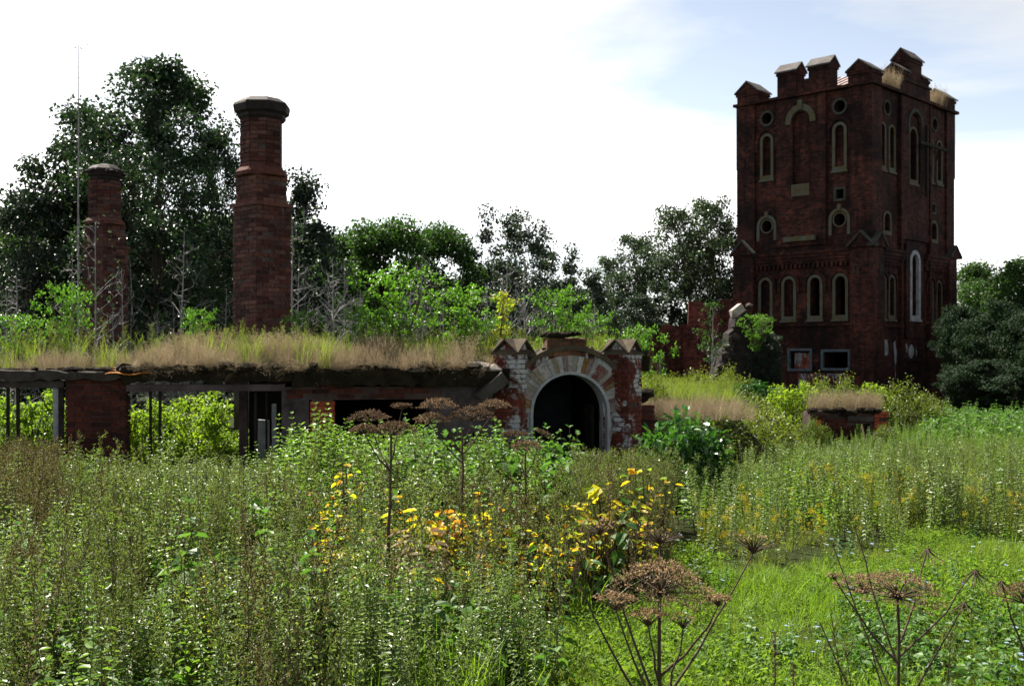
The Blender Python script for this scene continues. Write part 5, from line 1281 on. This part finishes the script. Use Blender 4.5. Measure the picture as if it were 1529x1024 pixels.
hogweed('dead hogweed with two wide flat umbels at lower right', (wx(1347, Y), Y, 0), W(1340, 893, Y), .011,
    [(W(1340, 893, Y), .17, dict(nr=52, ns=13, hk=.30, droop=.25, axis=(.05, -.2, 1))), (W(1290, 885, 4.8), .13, dict(nr=40, ns=11, hk=.32, droop=.25)),
     (W(1456, 850, 4.5), .09, dict(nr=14, ns=2, bare=.5, axis=(.1, 0, -1), hk=.5)), (W(1440, 898, 4.4), .08, dict(nr=12, ns=2, bare=.5, axis=(0, 0, -1), hk=.5)), (W(1385, 818, 4.7), .085, dict(nr=14, ns=3, bare=.4, axis=(.1, 0, -1), hk=.5)), (W(1246, 865, 4.5), .03, dict(nr=10, ns=5))],
    [(.78, W(1456, 850, 4.5)), (.6, W(1440, 898, 4.4)), (.82, W(1385, 818, 4.7)), (.76, W(1242, 856, 4.5)), (.74, W(1277, 790, 4.7)), (.6, W(1243, 812, 4.8)), (.45, W(1300, 960, 4.4)), (.3, W(1225, 930, 4.4))])
Y = 4.6
hogweed('dead hogweed cut off by the right frame edge', (wx(1545, Y), Y, 0), W(1530, 905, Y), .011, [(W(1530, 900, Y), .12, dict(nr=40, ns=13, hk=.35, droop=.2)), (W(1495, 866, Y), .07, dict(nr=12, ns=3, bare=.4, axis=(.1, 0, -1), hk=.5))], [(.8, W(1495, 866, Y))])
dk = ('brown_stem', 'seed_dark')
Y = 8.9
hogweed('tall dead hogweed with dark stem in front of the dark window opening', (wx(578, Y), Y, 0), W(584, 650, Y), .017,
    [(W(588, 650, Y), 0.176, dict(nr=36, ns=13, seed_l=.022, hk=.35, droop=.25)), (W(552, 630, 9.2), 0.160, dict(nr=30, ns=12, seed_l=.022, hk=.3, droop=.2)), (W(545, 648, 9.0), 0.118, dict(nr=26, ns=16, seed_l=.024, hk=.3, droop=.2)), (W(600, 612, 9.3), 0.084, dict(nr=20, ns=12, seed_l=.022, hk=.3))],
    [(.8, W(552, 630, 9.2)), (.8, W(545, 648, 9.0)), (.85, W(600, 612, 9.3))], dk)
Y = 9.6
hogweed('tall dead hogweed with several umbels left of the porch', (wx(690, Y), Y, 0), W(690, 640, Y), .016,
    [(W(655, 612, Y), 0.168, dict(nr=32, ns=13, seed_l=.022, hk=.3, droop=.25)), (W(705, 628, 9.5), 0.185, dict(nr=36, ns=13, seed_l=.022, hk=.35, droop=.25)), (W(643, 632, 9.5), 0.143, dict(nr=28, ns=12, seed_l=.022, hk=.3, droop=.25)), (W(738, 612, 9.8), 0.143, dict(nr=30, ns=16, seed_l=.022, hk=.3, droop=.2))],
    [(.85, W(655, 612, Y)), (.9, W(705, 628, 9.5)), (.8, W(643, 632, 9.5)), (.85, W(738, 612, 9.8))], dk)
Y = 10.3
hogweed('shorter dead hogweed just before the porch arch', (wx(785, Y), Y, 0), W(785, 675, Y), .013,
    [(W(785, 672, Y), 0.143, dict(nr=28, ns=12, seed_l=.022, hk=.3, droop=.25)), (W(768, 655, 10.5), 0.109, dict(nr=26, ns=14, seed_l=.024, hk=.3)), (W(810, 652, 10.4), 0.084, dict(nr=18, ns=10, seed_l=.022, hk=.3, axis=(.5, 0, 1)))],
    [(.8, W(768, 655, 10.5)), (.82, W(810, 652, 10.4))], dk)
for px, Y, py, dx, lb in ((1242, 4.4, 925, 60, 'thin wormwood stalk leaning left at the bottom right'), (1420, 4.6, 930, -14, 'thin wormwood stalk upright among the right hogweed branches'), (1262, 4.5, 965, 40, 'short wormwood stalk beside the leaning one')):
    b_ = np.array((wx(px+dx, Y), Y, 0.)); tp = np.array(W(px, py, Y)); g = G(); P = curve(b_, tp, .0, 8); g.tube(P, np.linspace(.004, .0015, 8), 5); C, D = [], []
    for i in range(26):
        f = rng.uniform(.45, .98); q = b_+(tp-b_)*f; a = rng.uniform(0, 6.28); e = q+np.array([math.cos(a)*.05, math.sin(a)*.05, .09])*(1.5-f); g.tube([q, e], [.0014, .0007], 3)
        for j in range(12): C.append(q+(e-q)*rng.random()+rng.normal(0, .003, 3)); D.append(unit(1)[0]+np.array([0, 0, .7]))
    g.leaves(np.array(C), np.array(D), unit(len(C)), .014, .005, 1)
    tag(obj('wormwood_stalk', g, [M['brown_stem'], M['lf_mug']], origin=tuple(b_), uv=False), lb, 'weed', 'wormwood stalks in the near foreground')
# two seed spikes of dock near the bottom edge
for px, Y, py in ((1157, 4.6, 945), (1184, 4.5, 990)):
    g = G(); b_ = (wx(px, Y), Y, 0); tp = np.array(W(px, py, Y)); g.tube(curve(b_, tp), np.linspace(.004, .002, 6), 5); n = 140; f = rng.uniform(.45, 1, n)[:, None]
    g.leaves(np.array(b_)+(tp-np.array(b_))*f+rng.normal(0, .003, (n, 3)), unit(n)+np.array([0, 0, .4]), unit(n), .014, .009, 1)
    tag(obj('dock_spike', g, [M['brown_stem'], M['seed_dark']], origin=b_, uv=False), 'taller brown dock seed spike near the bottom edge' if py < 960 else 'shorter brown dock seed spike near the bottom edge', 'weed', 'dock spikes at the bottom edge')
